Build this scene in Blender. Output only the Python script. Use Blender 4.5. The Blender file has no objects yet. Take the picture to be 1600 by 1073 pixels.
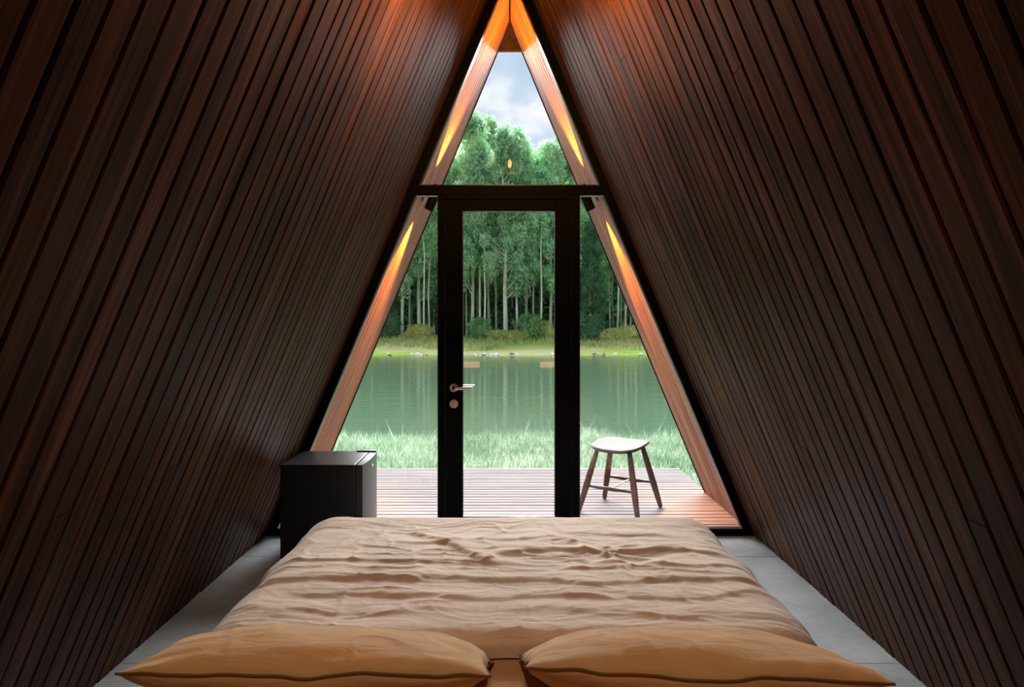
import bpy, bmesh, math, random
import numpy as np
from mathutils import Vector, Matrix, noise as mnoise

scene = bpy.context.scene
COL = scene.collection
PI = math.pi
random.seed(7)
RNG = np.random.default_rng(11)

# ------------------------------------------------------------------ camera
F_PX, W_PX, H_PX = 1067.0, 1600.0, 1073.0
CAM_Z = 1.344
cam_data = bpy.data.cameras.new('camera')
cam = bpy.data.objects.new('camera', cam_data)
COL.objects.link(cam)
cam.location = (0, 0, CAM_Z)
cam.rotation_euler = (PI / 2, 0, 0)
cam_data.sensor_width = 36.0
cam_data.lens = 36.0 * F_PX / W_PX
cam_data.shift_x = (800 - 796.5) / W_PX
cam_data.shift_y = -(536.5 - 501.0) / W_PX
cam_data.clip_end = 500
cam_data.clip_start = 0.02
scene.camera = cam

# ------------------------------------------------------------------ exposure
scene.view_settings.view_transform = 'Standard'
scene.view_settings.look = 'None'
scene.view_settings.gamma = 1.0
scene.view_settings.use_curve_mapping = False
scene.view_settings.exposure = 0.0
scene.cycles.use_denoising = True
scene.cycles.max_bounces = 8
scene.cycles.diffuse_bounces = 4
scene.cycles.transparent_max_bounces = 12
scene.cycles.sample_clamp_indirect = 6.0


# ------------------------------------------------------------------ node helpers
def lin(r, g, b):
    def f(c):
        c /= 255.0
        return c / 12.92 if c <= 0.04045 else ((c + 0.055) / 1.055) ** 2.4
    return (f(r), f(g), f(b), 1.0)


class NT:
    def __init__(self, tree):
        self.t = tree
        tree.nodes.clear()

    def n(self, kind, **kw):
        nd = self.t.nodes.new(kind)
        for k, v in kw.items():
            if k.startswith('i_'):
                key = k[2:]
                key = int(key) if key.isdigit() else key.replace('_', ' ')
                nd.inputs[key].default_value = v
            else:
                setattr(nd, k, v)
        return nd

    def l(self, a, b):
        self.t.links.new(a, b)

    def ramp(self, fac, stops, interp='LINEAR'):
        r = self.t.nodes.new('ShaderNodeValToRGB')
        r.color_ramp.interpolation = interp
        e = r.color_ramp.elements
        while len(e) < len(stops):
            e.new(0.5)
        for k, (p, c) in enumerate(stops):
            e[k].position = p
            e[k].color = c if len(c) == 4 else (*c, 1)
        self.l(fac, r.inputs['Fac'])
        return r.outputs['Color']

    def mix(self, fac, a, b, mode='MIX'):
        m = self.t.nodes.new('ShaderNodeMix')
        m.data_type = 'RGBA'
        m.blend_type = mode
        for sock, v in ((m.inputs[0], fac), (m.inputs[6], a), (m.inputs[7], b)):
            if hasattr(v, 'is_output'):
                self.l(v, sock)
            else:
                sock.default_value = v
        return m.outputs[2]

    def math(self, op, a, b=None, c=None):
        m = self.t.nodes.new('ShaderNodeMath')
        m.operation = op
        for i, v in enumerate((a, b, c)):
            if v is None:
                continue
            if hasattr(v, 'is_output'):
                self.l(v, m.inputs[i])
            else:
                m.inputs[i].default_value = v
        return m.outputs[0]


def new_mat(name):
    m = bpy.data.materials.new(name)
    m.use_nodes = True
    return m, NT(m.node_tree)


def principled(nt, **kw):
    p = nt.n('ShaderNodeBsdfPrincipled')
    for k, v in kw.items():
        p.inputs[k.replace('_', ' ')].default_value = v
    o = nt.n('ShaderNodeOutputMaterial')
    nt.l(p.outputs[0], o.inputs[0])
    return p


# ------------------------------------------------------------------ world: high thin cloud over blue
world = bpy.data.worlds.new('cloudy_sky')
scene.world = world
world.use_nodes = True
nt = NT(world.node_tree)
tc = nt.n('ShaderNodeTexCoord')
sep = nt.n('ShaderNodeSeparateXYZ')
nt.l(tc.outputs['Generated'], sep.inputs[0])
den = nt.math('ADD', nt.math('ABSOLUTE', sep.outputs[2]), 0.18)
cmb = nt.n('ShaderNodeCombineXYZ')
nt.l(nt.math('DIVIDE', sep.outputs[0], den), cmb.inputs[0])
nt.l(nt.math('DIVIDE', sep.outputs[1], den), cmb.inputs[1])
mp = nt.n('ShaderNodeMapping')
mp.inputs['Location'].default_value = (0.35, 0.2, 0.0)
mp.inputs['Scale'].default_value = (1.5, 1.1, 1.0)
nt.l(cmb.outputs[0], mp.inputs[0])
cl = nt.n('ShaderNodeTexNoise', i_Scale=3.6, i_Detail=5.0, i_Roughness=0.5, i_Distortion=0.25)
nt.l(mp.outputs[0], cl.inputs['Vector'])
sky_col = nt.ramp(cl.outputs[0], [(0.34, lin(184, 209, 234)), (0.46, lin(206, 222, 240)),
                                  (0.56, lin(234, 241, 250)), (0.66, lin(252, 253, 255))])
bg = nt.n('ShaderNodeBackground', i_Strength=1.15)
nt.l(sky_col, bg.inputs['Color'])
wo = nt.n('ShaderNodeOutputWorld')
nt.l(bg.outputs[0], wo.inputs[0])

# ------------------------------------------------------------------ sun veiled by cloud (ahead, left, soft)
SUN_AZ, SUN_EL = math.radians(-3), math.radians(32)
sd = bpy.data.lights.new('veiled_sun', 'SUN')
sd.energy = 26.0
sd.angle = math.radians(58)
sd.color = (0.95, 0.98, 1.0)
sun = bpy.data.objects.new('veiled_sun', sd)
COL.objects.link(sun)
to_sun = Vector((math.sin(SUN_AZ) * math.cos(SUN_EL), math.cos(SUN_AZ) * math.cos(SUN_EL), math.sin(SUN_EL)))
sun.rotation_euler = to_sun.to_track_quat('Z', 'Y').to_euler()
sun.location = to_sun * 60

# interior lamp powers (the lamps themselves are built with their fittings below)
BULB_W, DOWN_W, SPOT_W = 70.0, 76.0, 640.0  # the down light belongs to an assumed, unseen lamp
WARM = (1.0, 0.47, 0.11)


# ------------------------------------------------------------------ mesh helpers
def mesh_obj(name, verts, faces, mat=None, parent=None, smooth=False):
    me = bpy.data.meshes.new(name)
    me.from_pydata([tuple(v) for v in verts], [], [tuple(f) for f in faces])
    me.validate()
    return link_mesh(name, me, mat, parent, smooth)


def link_mesh(name, me, mat=None, parent=None, smooth=False):
    if mat and not me.materials:
        me.materials.append(mat)
    if smooth:
        me.shade_smooth()
    o = bpy.data.objects.new(name, me)
    COL.objects.link(o)
    if parent:
        o.parent = parent
    return o


def bm_obj(name, bm, mat=None, parent=None, smooth=False):
    bmesh.ops.recalc_face_normals(bm, faces=bm.faces)
    me = bpy.data.meshes.new(name)
    bm.to_mesh(me)
    bm.free()
    return link_mesh(name, me, mat, parent, smooth)


def empty(name, loc=(0, 0, 0), rotz=0.0):
    o = bpy.data.objects.new(name, None)
    o.empty_display_size = 0.1
    COL.objects.link(o)
    o.location = loc
    o.rotation_euler = (0, 0, rotz)
    return o


def tag(o, label=None, cat=None, group=None, kind=None):
    if label:
        o['label'] = label
    if cat:
        o['category'] = cat
    if group:
        o['group'] = group
    if kind:
        o['kind'] = kind
    return o


def add_box(bm, x0, x1, y0, y1, z0, z1, bev=0.0, seg=2):
    tmp = bmesh.new()
    bmesh.ops.create_cube(tmp, size=1.0)
    for v in tmp.verts:
        v.co = Vector(((x0 + x1) / 2 + v.co.x * (x1 - x0), (y0 + y1) / 2 + v.co.y * (y1 - y0),
                       (z0 + z1) / 2 + v.co.z * (z1 - z0)))
    if bev > 0:
        bmesh.ops.bevel(tmp, geom=list(tmp.edges), offset=bev, segments=seg, profile=0.6, affect='EDGES')
    me = bpy.data.meshes.new('tmp')
    tmp.to_mesh(me)
    tmp.free()
    bm.from_mesh(me)
    bpy.data.meshes.remove(me)


def box_obj(name, ext, mat, parent=None, bev=0.0, seg=2):
    bm = bmesh.new()
    add_box(bm, *ext, bev=bev, seg=seg)
    return bm_obj(name, bm, mat, parent)


def add_tube(bm, pts, radii, n=12, caps=True):
    """Round bar through pts (Vectors) with a radius at each point."""
    pts = [Vector(p) for p in pts]
    rings = []
    up = Vector((0, 0, 1))
    for i, p in enumerate(pts):
        d = (pts[min(i + 1, len(pts) - 1)] - pts[max(i - 1, 0)]).normalized()
        a = d.cross(up if abs(d.z) < 0.95 else Vector((1, 0, 0))).normalized()
        b = d.cross(a).normalized()
        r = radii[i] if hasattr(radii, '__len__') else radii
        rings.append([bm.verts.new(p + (a * math.cos(t) + b * math.sin(t)) * r)
                      for t in [2 * PI * k / n for k in range(n)]])
    for r0, r1 in zip(rings, rings[1:]):
        for k in range(n):
            bm.faces.new((r0[k], r0[(k + 1) % n], r1[(k + 1) % n], r1[k]))
    if caps:
        bm.faces.new(rings[0][::-1])
        bm.faces.new(rings[-1])


def add_prism_y(bm, poly, y0, y1):
    """Polygon given in (x, z), extruded along y."""
    a = [bm.verts.new((x, y0, z)) for x, z in poly]
    b = [bm.verts.new((x, y1, z)) for x, z in poly]
    bm.faces.new(a)
    bm.faces.new(b[::-1])
    n = len(poly)
    for k in range(n):
        bm.faces.new((a[k], b[k], b[(k + 1) % n], a[(k + 1) % n]))


def add_ring_y(bm, outer, inner, y0, y1):
    """Frame between two polygons of the same count, extruded along y."""
    n = len(outer)
    vo0 = [bm.verts.new((x, y0, z)) for x, z in outer]
    vi0 = [bm.verts.new((x, y0, z)) for x, z in inner]
    vo1 = [bm.verts.new((x, y1, z)) for x, z in outer]
    vi1 = [bm.verts.new((x, y1, z)) for x, z in inner]
    for k in range(n):
        j = (k + 1) % n
        bm.faces.new((vo0[k], vo0[j], vi0[j], vi0[k]))
        bm.faces.new((vo1[j], vo1[k], vi1[k], vi1[j]))
        bm.faces.new((vo0[j], vo0[k], vo1[k], vo1[j]))
        bm.faces.new((vi0[k], vi0[j], vi1[j], vi1[k]))


def inset_poly(poly, d):
    """Inset of a convex counter-clockwise polygon by d."""
    n = len(poly)
    P = [Vector(p) for p in poly]
    lines = []
    for k in range(n):
        a, b = P[k], P[(k + 1) % n]
        t = (b - a).normalized()
        nn = Vector((-t.y, t.x))
        lines.append((a + nn * d, t))
    out = []
    for k in range(n):
        (p, t), (q, s) = lines[k - 1], lines[k]
        den = t.x * s.y - t.y * s.x
        u = ((q.x - p.x) * s.y - (q.y - p.y) * s.x) / den
        out.append(tuple(p + t * u))
    return out


def add_lathe(bm, prof, n=24, mat=Matrix.Identity(4)):
    """Profile (r, h) turned about local z."""
    rings = []
    for r, h in prof:
        if r < 1e-6:
            rings.append([bm.verts.new(mat @ Vector((0, 0, h)))])
        else:
            rings.append([bm.verts.new(mat @ Vector((r * math.cos(2 * PI * k / n), r * math.sin(2 * PI * k / n), h)))
                          for k in range(n)])
    for a, b in zip(rings, rings[1:]):
        for k in range(n):
            j = (k + 1) % n
            if len(a) == 1 and len(b) > 1:
                bm.faces.new((a[0], b[k], b[j]))
            elif len(b) == 1 and len(a) > 1:
                bm.faces.new((a[k], a[j], b[0]))
            elif len(a) > 1:
                bm.faces.new((a[k], a[j], b[j], b[k]))


# ------------------------------------------------------------------ materials
def wood_mat(name, dark, mid, light, rough=0.4, scale=1.0, vary=0.35, spec=0.5, bump=0.25, knots=True):
    """Planks: local x is across the grain, local y along it; every board draws its own grain and tone."""
    m, nt = new_mat(name)
    tc = nt.n('ShaderNodeTexCoord')
    oi = nt.n('ShaderNodeObjectInfo')
    off = nt.n('ShaderNodeVectorMath', operation='SCALE')
    cx = nt.n('ShaderNodeCombineXYZ')
    nt.l(oi.outputs['Random'], cx.inputs[0])
    nt.l(nt.math('MULTIPLY', oi.outputs['Random'], 3.7), cx.inputs[1])
    nt.l(oi.outputs['Random'], cx.inputs[2])
    nt.l(cx.outputs[0], off.inputs[0])
    off.inputs['Scale'].default_value = 37.0
    add = nt.n('ShaderNodeVectorMath', operation='ADD')
    nt.l(tc.outputs['Object'], add.inputs[0])
    nt.l(off.outputs[0], add.inputs[1])
    m1 = nt.n('ShaderNodeMapping')
    m1.inputs['Scale'].default_value = (34 * scale, 1.1 * scale, 34 * scale)
    nt.l(add.outputs[0], m1.inputs[0])
    n1 = nt.n('ShaderNodeTexNoise', i_Scale=1.0, i_Detail=6.0, i_Roughness=0.62, i_Distortion=0.8)
    nt.l(m1.outputs[0], n1.inputs['Vector'])
    m2 = nt.n('ShaderNodeMapping')
    m2.inputs['Scale'].default_value = (190 * scale, 3.0 * scale, 190 * scale)
    nt.l(add.outputs[0], m2.inputs[0])
    n2 = nt.n('ShaderNodeTexNoise', i_Scale=1.0, i_Detail=3.0, i_Roughness=0.6)
    nt.l(m2.outputs[0], n2.inputs['Vector'])
    g = nt.math('ADD', nt.math('MULTIPLY', n1.outputs[0], 0.68), nt.math('MULTIPLY', n2.outputs[0], 0.32))
    c = nt.ramp(g, [(0.34, dark), (0.5, mid), (0.66, light)])
    # slow tone drift along each board and between boards
    m3 = nt.n('ShaderNodeMapping')
    m3.inputs['Scale'].default_value = (6, 0.8, 6)
    nt.l(add.outputs[0], m3.inputs[0])
    n3 = nt.n('ShaderNodeTexNoise', i_Scale=1.0, i_Detail=2.0)
    nt.l(m3.outputs[0], n3.inputs['Vector'])
    wn = nt.n('ShaderNodeTexWhiteNoise', noise_dimensions='1D')
    nt.l(oi.outputs['Random'], wn.inputs['W'])
    val = nt.math('ADD', nt.math('MULTIPLY', oi.outputs['Random'], vary),
                  nt.math('ADD', nt.math('MULTIPLY', n3.outputs[0], 0.5), 0.75 - vary / 2))
    hsv = nt.n('ShaderNodeHueSaturation')
    nt.l(nt.math('ADD', nt.math('MULTIPLY', wn.outputs[0], 0.022), 0.489), hsv.inputs['Hue'])
    nt.l(nt.math('ADD', nt.math('MULTIPLY', wn.outputs[0], 0.3), 0.82), hsv.inputs['Saturation'])
    nt.l(val, hsv.inputs['Value'])
    nt.l(c, hsv.inputs['Color'])
    p = principled(nt, Specular_IOR_Level=spec)
    nt.l(hsv.outputs[0], p.inputs['Base Color'])
    rr = nt.math('ADD', nt.math('MULTIPLY', n2.outputs[0], 0.22), rough - 0.11)
    nt.l(rr, p.inputs['Roughness'])
    b = nt.n('ShaderNodeBump', i_Strength=bump, i_Distance=0.004)
    nt.l(g, b.inputs['Height'])
    nt.l(b.outputs[0], p.inputs['Normal'])
    return m


def plain_mat(name, col, rough=0.5, metal=0.0, spec=0.5, var=0.12, nscale=30.0, bump=0.0):
    m, nt = new_mat(name)
    tc = nt.n('ShaderNodeTexCoord')
    n1 = nt.n('ShaderNodeTexNoise', i_Scale=nscale, i_Detail=4.0)
    nt.l(tc.outputs['Object'], n1.inputs['Vector'])
    lo = tuple(c * (1 - var) for c in col[:3]) + (1,)
    hi = tuple(min(1, c * (1 + var)) for c in col[:3]) + (1,)
    c = nt.ramp(n1.outputs[0], [(0.3, lo), (0.7, hi)])
    p = principled(nt, Roughness=rough, Metallic=metal, Specular_IOR_Level=spec)
    nt.l(c, p.inputs['Base Color'])
    nt.l(nt.math('ADD', nt.math('MULTIPLY', n1.outputs[0], 0.12), rough - 0.06), p.inputs['Roughness'])
    if bump:
        b = nt.n('ShaderNodeBump', i_Strength=bump, i_Distance=0.002)
        nt.l(n1.outputs[0], b.inputs['Height'])
        nt.l(b.outputs[0], p.inputs['Normal'])
    return m


M = {}
M['wall_wood'] = wood_mat('stained_wall_boards', lin(28, 14, 8), lin(63, 35, 20), lin(96, 59, 37), rough=0.48,
                          vary=0.45, spec=0.04)
M['eave_wood_lit'] = wood_mat('eave_boards_lit', lin(92, 60, 48), lin(138, 96, 78), lin(174, 130, 108), rough=0.52, vary=0.3, spec=0.1)  # lighter copy of the wall wood; outdoor light is put into its colour
M['deck_wood'] = wood_mat('deck_boards', lin(84, 75, 73), lin(114, 102, 101), lin(133, 123, 122), spec=0.03, rough=0.62, vary=0.22)
M['stool_wood'] = wood_mat('walnut', lin(52, 32, 24), lin(88, 58, 44), lin(120, 84, 66), rough=0.45, vary=0.1, scale=1.6, spec=0.18)
M['gable_wood'] = wood_mat('gable_board', lin(30, 20, 16), lin(48, 34, 28), lin(66, 48, 40), rough=0.6, vary=0.3, spec=0.1)
M['bed_wood'] = wood_mat('bed_base_wood', lin(60, 34, 20), lin(100, 62, 38), lin(130, 86, 56), rough=0.5)
M['black_metal'] = plain_mat('black_powder_coated_metal', (0.002, 0.002, 0.0024), rough=0.55, spec=0.06)
M['frame_edge'] = plain_mat('dark_gasket', (0.03, 0.03, 0.032), rough=0.35, metal=0.5)
M['dark_backing'] = plain_mat('dark_backing', (0.006, 0.004, 0.003), rough=0.9, spec=0.1)
M['fridge_black'] = plain_mat('fridge_case', (0.0065, 0.0065, 0.007), rough=0.4, spec=0.45)
M['fridge_door'] = plain_mat('fridge_door', (0.028, 0.028, 0.029), rough=0.34, metal=0.3)
M['steel'] = plain_mat('brushed_steel', (0.5, 0.46, 0.42), rough=0.3, metal=1.0, nscale=120)
M['silver'] = plain_mat('silver_badge', (0.85, 0.85, 0.85), rough=0.3, metal=0.8)
M['brass'] = plain_mat('aged_brass', (0.55, 0.36, 0.14), rough=0.35, metal=1.0)
M['mattress'] = plain_mat('mattress_cloth', lin(206, 190, 170), rough=0.9, spec=0.2, nscale=200)


def emit_mat(name, col, strength, see_through=False):
    m, nt = new_mat(name)
    e = nt.n('ShaderNodeEmission', i_Strength=strength)
    e.inputs['Color'].default_value = (*col, 1)
    o = nt.n('ShaderNodeOutputMaterial')
    if see_through:
        a = nt.n('ShaderNodeAddShader')
        t = nt.n('ShaderNodeBsdfTransparent')
        nt.l(e.outputs[0], a.inputs[0])
        nt.l(t.outputs[0], a.inputs[1])
        nt.l(a.outputs[0], o.inputs[0])
    else:
        nt.l(e.outputs[0], o.inputs[0])
    return m


M['bulb'] = emit_mat('glowing_bulb', (1.0, 0.5, 0.08), 9.0, True)
M['sconce_glow'] = emit_mat('sconce_glow', (1.0, 0.42, 0.24), 5.0)
M['lens'] = emit_mat('spot_lens', (1.0, 0.6, 0.25), 4.0)

# glass: clear pane with its Fresnel reflection
m, nt = new_mat('window_glass')
fr = nt.n('ShaderNodeFresnel', i_IOR=1.5)
tr = nt.n('ShaderNodeBsdfTransparent')
tr.inputs['Color'].default_value = (0.99, 0.995, 0.99, 1)
gl = nt.n('ShaderNodeBsdfGlossy', i_Roughness=0.0)
mx = nt.n('ShaderNodeMixShader')
nt.l(fr.outputs[0], mx.inputs[0])
nt.l(tr.outputs[0], mx.inputs[1])
nt.l(gl.outputs[0], mx.inputs[2])
o = nt.n('ShaderNodeOutputMaterial')
nt.l(mx.outputs[0], o.inputs[0])
M['glass'] = m


# linen
def linen_mat(name, col):
    m, nt = new_mat(name)
    tc = nt.n('ShaderNodeTexCoord')
    mp = nt.n('ShaderNodeMapping')
    mp.inputs['Scale'].default_value = (5, 16, 16)
    nt.l(tc.outputs['Object'], mp.inputs[0])
    n1 = nt.n('ShaderNodeTexNoise', i_Scale=1.0, i_Detail=5.0, i_Roughness=0.6, i_Distortion=0.6)
    nt.l(mp.outputs[0], n1.inputs['Vector'])
    n2 = nt.n('ShaderNodeTexNoise', i_Scale=420.0, i_Detail=2.0)
    nt.l(tc.outputs['Object'], n2.inputs['Vector'])
    c = nt.ramp(n1.outputs[0], [(0.3, tuple(x * 0.9 for x in col[:3]) + (1,)), (0.7, tuple(min(1, x * 1.08) for x in col[:3]) + (1,))])
    p = principled(nt, Roughness=0.85, Specular_IOR_Level=0.25, Sheen_Weight=0.15, Sheen_Roughness=0.5)
    nt.l(c, p.inputs['Base Color'])
    h = nt.math('ADD', nt.math('MULTIPLY', n1.outputs[0], 1.0), nt.math('MULTIPLY', n2.outputs[0], 0.06))
    b = nt.n('ShaderNodeBump', i_Strength=0.55, i_Distance=0.012)
    nt.l(h, b.inputs['Height'])
    nt.l(b.outputs[0], p.inputs['Normal'])
    return m


M['duvet'] = linen_mat('camel_linen', lin(218, 192, 171))
M['pillow'] = linen_mat('ochre_linen', lin(212, 168, 122))
M['sheet'] = linen_mat('sheet_linen', lin(196, 152, 108))
M['piping'] = linen_mat('seam_piping', lin(120, 84, 54))

# concrete
m, nt = new_mat('polished_concrete')
tc = nt.n('ShaderNodeTexCoord')
geo = nt.n('ShaderNodeNewGeometry')
n1 = nt.n('ShaderNodeTexNoise', i_Scale=2.2, i_Detail=8.0, i_Roughness=0.62, i_Distortion=0.4)
nt.l(geo.outputs['Position'], n1.inputs['Vector'])
n2 = nt.n('ShaderNodeTexNoise', i_Scale=26.0, i_Detail=5.0)
nt.l(geo.outputs['Position'], n2.inputs['Vector'])
g = nt.math('ADD', nt.math('MULTIPLY', n1.outputs[0], 0.75), nt.math('MULTIPLY', n2.outputs[0], 0.25))
c = nt.ramp(g, [(0.32, lin(150, 154, 157)), (0.5, lin(176, 181, 185)), (0.68, lin(196, 202, 206))])
p = principled(nt, Roughness=0.45, Specular_IOR_Level=0.45)
nt.l(c, p.inputs['Base Color'])
nt.l(nt.math('ADD', nt.math('MULTIPLY', n1.outputs[0], 0.3), 0.3), p.inputs['Roughness'])
b = nt.n('ShaderNodeBump', i_Strength=0.12, i_Distance=0.004)
nt.l(g, b.inputs['Height'])
nt.l(b.outputs[0], p.inputs['Normal'])
M['concrete'] = m


def leaf_mat(name, dark, mid, light, trans=0.35, nscale=0.35, vary=0.25, snap=0.3):
    m, nt = new_mat(name)
    tc = nt.n('ShaderNodeTexCoord')
    oi = nt.n('ShaderNodeObjectInfo')
    n1 = nt.n('ShaderNodeTexNoise', i_Scale=nscale, i_Detail=3.0)
    nt.l(tc.outputs['Object'], n1.inputs['Vector'])
    n2 = nt.n('ShaderNodeTexWhiteNoise', noise_dimensions='3D')
    sn = nt.n('ShaderNodeVectorMath', operation='SNAP')
    sn.inputs[1].default_value = (snap, snap, snap)
    nt.l(tc.outputs['Object'], sn.inputs[0])
    nt.l(sn.outputs[0], n2.inputs['Vector'])
    g = nt.math('ADD', nt.math('MULTIPLY', n1.outputs[0], 0.7), nt.math('MULTIPLY', n2.outputs[0], 0.3))
    c = nt.ramp(g, [(0.28, dark), (0.5, mid), (0.72, light)])
    hsv = nt.n('ShaderNodeHueSaturation')
    nt.l(nt.math('ADD', nt.math('MULTIPLY', oi.outputs['Random'], 0.035), 0.4825), hsv.inputs['Hue'])
    nt.l(nt.math('ADD', nt.math('MULTIPLY', oi.outputs['Random'], vary), 1 - vary / 2), hsv.inputs['Value'])
    nt.l(c, hsv.inputs['Color'])
    d = nt.n('ShaderNodeBsdfPrincipled', i_Roughness=0.42)
    d.inputs['Specular IOR Level'].default_value = 0.6
    nt.l(hsv.outputs[0], d.inputs['Base Color'])
    t = nt.n('ShaderNodeBsdfTranslucent')
    nt.l(hsv.outputs[0], t.inputs['Color'])
    mx = nt.n('ShaderNodeMixShader')
    mx.inputs[0].default_value = trans
    nt.l(d.outputs[0], mx.inputs[1])
    nt.l(t.outputs[0], mx.inputs[2])
    o = nt.n('ShaderNodeOutputMaterial')
    nt.l(mx.outputs[0], o.inputs[0])
    return m


M['leaf'] = leaf_mat('eucalyptus_leaves', lin(100, 158, 116), lin(176, 220, 172), lin(226, 246, 206), trans=0.45)
M['leaf_dark'] = leaf_mat('dark_leaves', lin(44, 88, 60), lin(84, 138, 96), lin(130, 178, 124), trans=0.4)
M['leaf_yellow'] = leaf_mat('yellow_green_leaves', lin(146, 160, 84), lin(204, 208, 126), lin(232, 228, 160), nscale=1.5)
M['leaf_fresh'] = leaf_mat('fresh_green_leaves', lin(64, 124, 76), lin(110, 172, 108), lin(156, 204, 140), nscale=1.5)
M['grass'] = leaf_mat('grass_blades', lin(84, 120, 88), lin(140, 166, 134), lin(206, 214, 194), trans=0.4, nscale=1.3, vary=0.0, snap=0.05)
M['reed'] = leaf_mat('bank_grass', lin(150, 172, 96), lin(200, 204, 142), lin(228, 222, 176), trans=0.6, nscale=0.3, vary=0.0)
M['bark'] = wood_mat('pale_bark', lin(120, 112, 92), lin(176, 168, 140), lin(214, 206, 178), rough=0.8, scale=0.12, vary=0.4, spec=0.2)

m, nt = new_mat('meadow_ground')
geo = nt.n('ShaderNodeNewGeometry')
n1 = nt.n('ShaderNodeTexNoise', i_Scale=0.11, i_Detail=4.0)
nt.l(geo.outputs['Position'], n1.inputs['Vector'])
n2 = nt.n('ShaderNodeTexNoise', i_Scale=5.0, i_Detail=4.0)
nt.l(geo.outputs['Position'], n2.inputs['Vector'])
c = nt.ramp(n1.outputs[0], [(0.34, lin(140, 190, 52)), (0.44, lin(172, 198, 84)), (0.52, lin(206, 206, 146))])
c = nt.mix(nt.math('MULTIPLY', n2.outputs[0], 0.3), c, lin(120, 136, 70))
p = principled(nt, Roughness=0.95, Specular_IOR_Level=0.1)
nt.l(c, p.inputs['Base Color'])
M['ground'] = m

m, nt = new_mat('near_soil')
geo = nt.n('ShaderNodeNewGeometry')
n2 = nt.n('ShaderNodeTexNoise', i_Scale=9.0, i_Detail=4.0)
nt.l(geo.outputs['Position'], n2.inputs['Vector'])
c = nt.ramp(n2.outputs[0], [(0.35, lin(64, 92, 52)), (0.65, lin(110, 138, 84))])
p = principled(nt, Roughness=0.95, Specular_IOR_Level=0.1)
nt.l(c, p.inputs['Base Color'])
M['soil'] = m

m, nt = new_mat('forest_floor')
geo = nt.n('ShaderNodeNewGeometry')
n2 = nt.n('ShaderNodeTexNoise', i_Scale=1.2, i_Detail=4.0)
nt.l(geo.outputs['Position'], n2.inputs['Vector'])
c = nt.ramp(n2.outputs[0], [(0.35, lin(40, 46, 28)), (0.65, lin(80, 78, 48))])
p = principled(nt, Roughness=0.95, Specular_IOR_Level=0.1)
nt.l(c, p.inputs['Base Color'])
M['forest_floor'] = m

m, nt = new_mat('lake_water')
geo = nt.n('ShaderNodeNewGeometry')
mp = nt.n('ShaderNodeMapping')
mp.inputs['Scale'].default_value = (0.55, 1.6, 1.0)
nt.l(geo.outputs['Position'], mp.inputs[0])
n1 = nt.n('ShaderNodeTexNoise', i_Scale=1.5, i_Detail=4.0, i_Roughness=0.5)
nt.l(mp.outputs[0], n1.inputs['Vector'])
b = nt.n('ShaderNodeBump', i_Strength=0.22, i_Distance=0.06)
nt.l(n1.outputs[0], b.inputs['Height'])
p = principled(nt, Roughness=0.07, IOR=1.33, Specular_IOR_Level=0.5)
p.inputs['Base Color'].default_value = lin(76, 96, 76)
nt.l(b.outputs[0], p.inputs['Normal'])
M['water'] = m
M['stone'] = plain_mat('shore_stone', lin(236, 234, 226), rough=0.9, spec=0.2, nscale=4)

# ------------------------------------------------------------------ cabin shell
APEX, TAN = 3.676, 0.4163          # ridge height and half-width per metre below the ridge
HALF = APEX * TAN
Y_BACK, Y_GLASS, Y_EAVE = -0.75, 4.27, 5.35
FR_D = 0.075                       # depth of the black frame
COS = 1 / math.hypot(1, TAN)
SIN = TAN * COS
SLOPE_L = APEX / COS               # board length along the slope
PL_T = 0.018


def plank_mesh(name, w, L, t=PL_T, ch=0.004, mat=None):
    """A board: face at z = 0 with eased edges, body down to z = -t; x across, y along."""
    h = w / 2
    prof = [(-h, -t), (-h, -ch), (-h + ch, 0), (h - ch, 0), (h, -ch), (h, -t)]
    v = [(x, 0, z) for x, z in prof] + [(x, L, z) for x, z in prof]
    n = len(prof)
    f = [tuple(range(n)), tuple(range(2 * n - 1, n - 1, -1))]
    f += [(k, k + n, (k + 1) % n + n, (k + 1) % n) for k in range(n)]
    me = bpy.data.meshes.new(name)
    me.from_pydata(v, [], f)
    if mat:
        me.materials.append(mat)
    bm = bmesh.new()
    bm.from_mesh(me)
    bmesh.ops.recalc_face_normals(bm, faces=bm.faces)
    bm.to_mesh(me)
    bm.free()
    return me


def slope_matrix(side, y, s0=0.0):
    """Frame on the inner roof plane: x across (world y), y up the slope, z into the room."""
    s = Vector((-side * SIN, 0, COS))
    nrm = Vector((-side * COS, 0, -SIN))
    w = Vector((0, 1, 0)) if side < 0 else Vector((0, -1, 0))
    o = Vector((side * HALF, y, 0)) + s * s0
    mt = Matrix.Identity(4)
    for i in range(3):
        mt[i][0], mt[i][1], mt[i][2], mt[i][3] = w[i], s[i], nrm[i], o[i]
    return mt


def off_pt(side, z, d):
    """x on the roof plane at height z, moved outwards by d along the normal."""
    return side * (TAN * (APEX - z) + d / COS)


GAP = 0.007
mesh_cache = {}


def board(parent, side, yc, w, s0, L, mat, key):
    k = (key, round(w, 4), round(L, 3))
    if k not in mesh_cache:
        mesh_cache[k] = plank_mesh('plank', w, L, ch=0.0045, mat=mat)
    o = bpy.data.objects.new('plank', mesh_cache[k])
    COL.objects.link(o)
    o.parent = parent
    mw = slope_matrix(side, yc, s0)
    if key == 'wall':                      # boards stand a hair proud of one another
        mw.translation += mw.to_3x3() @ Vector((0, 0, rb.uniform(-0.0015, 0.0012)))
    o.matrix_world = mw
    return o


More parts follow.
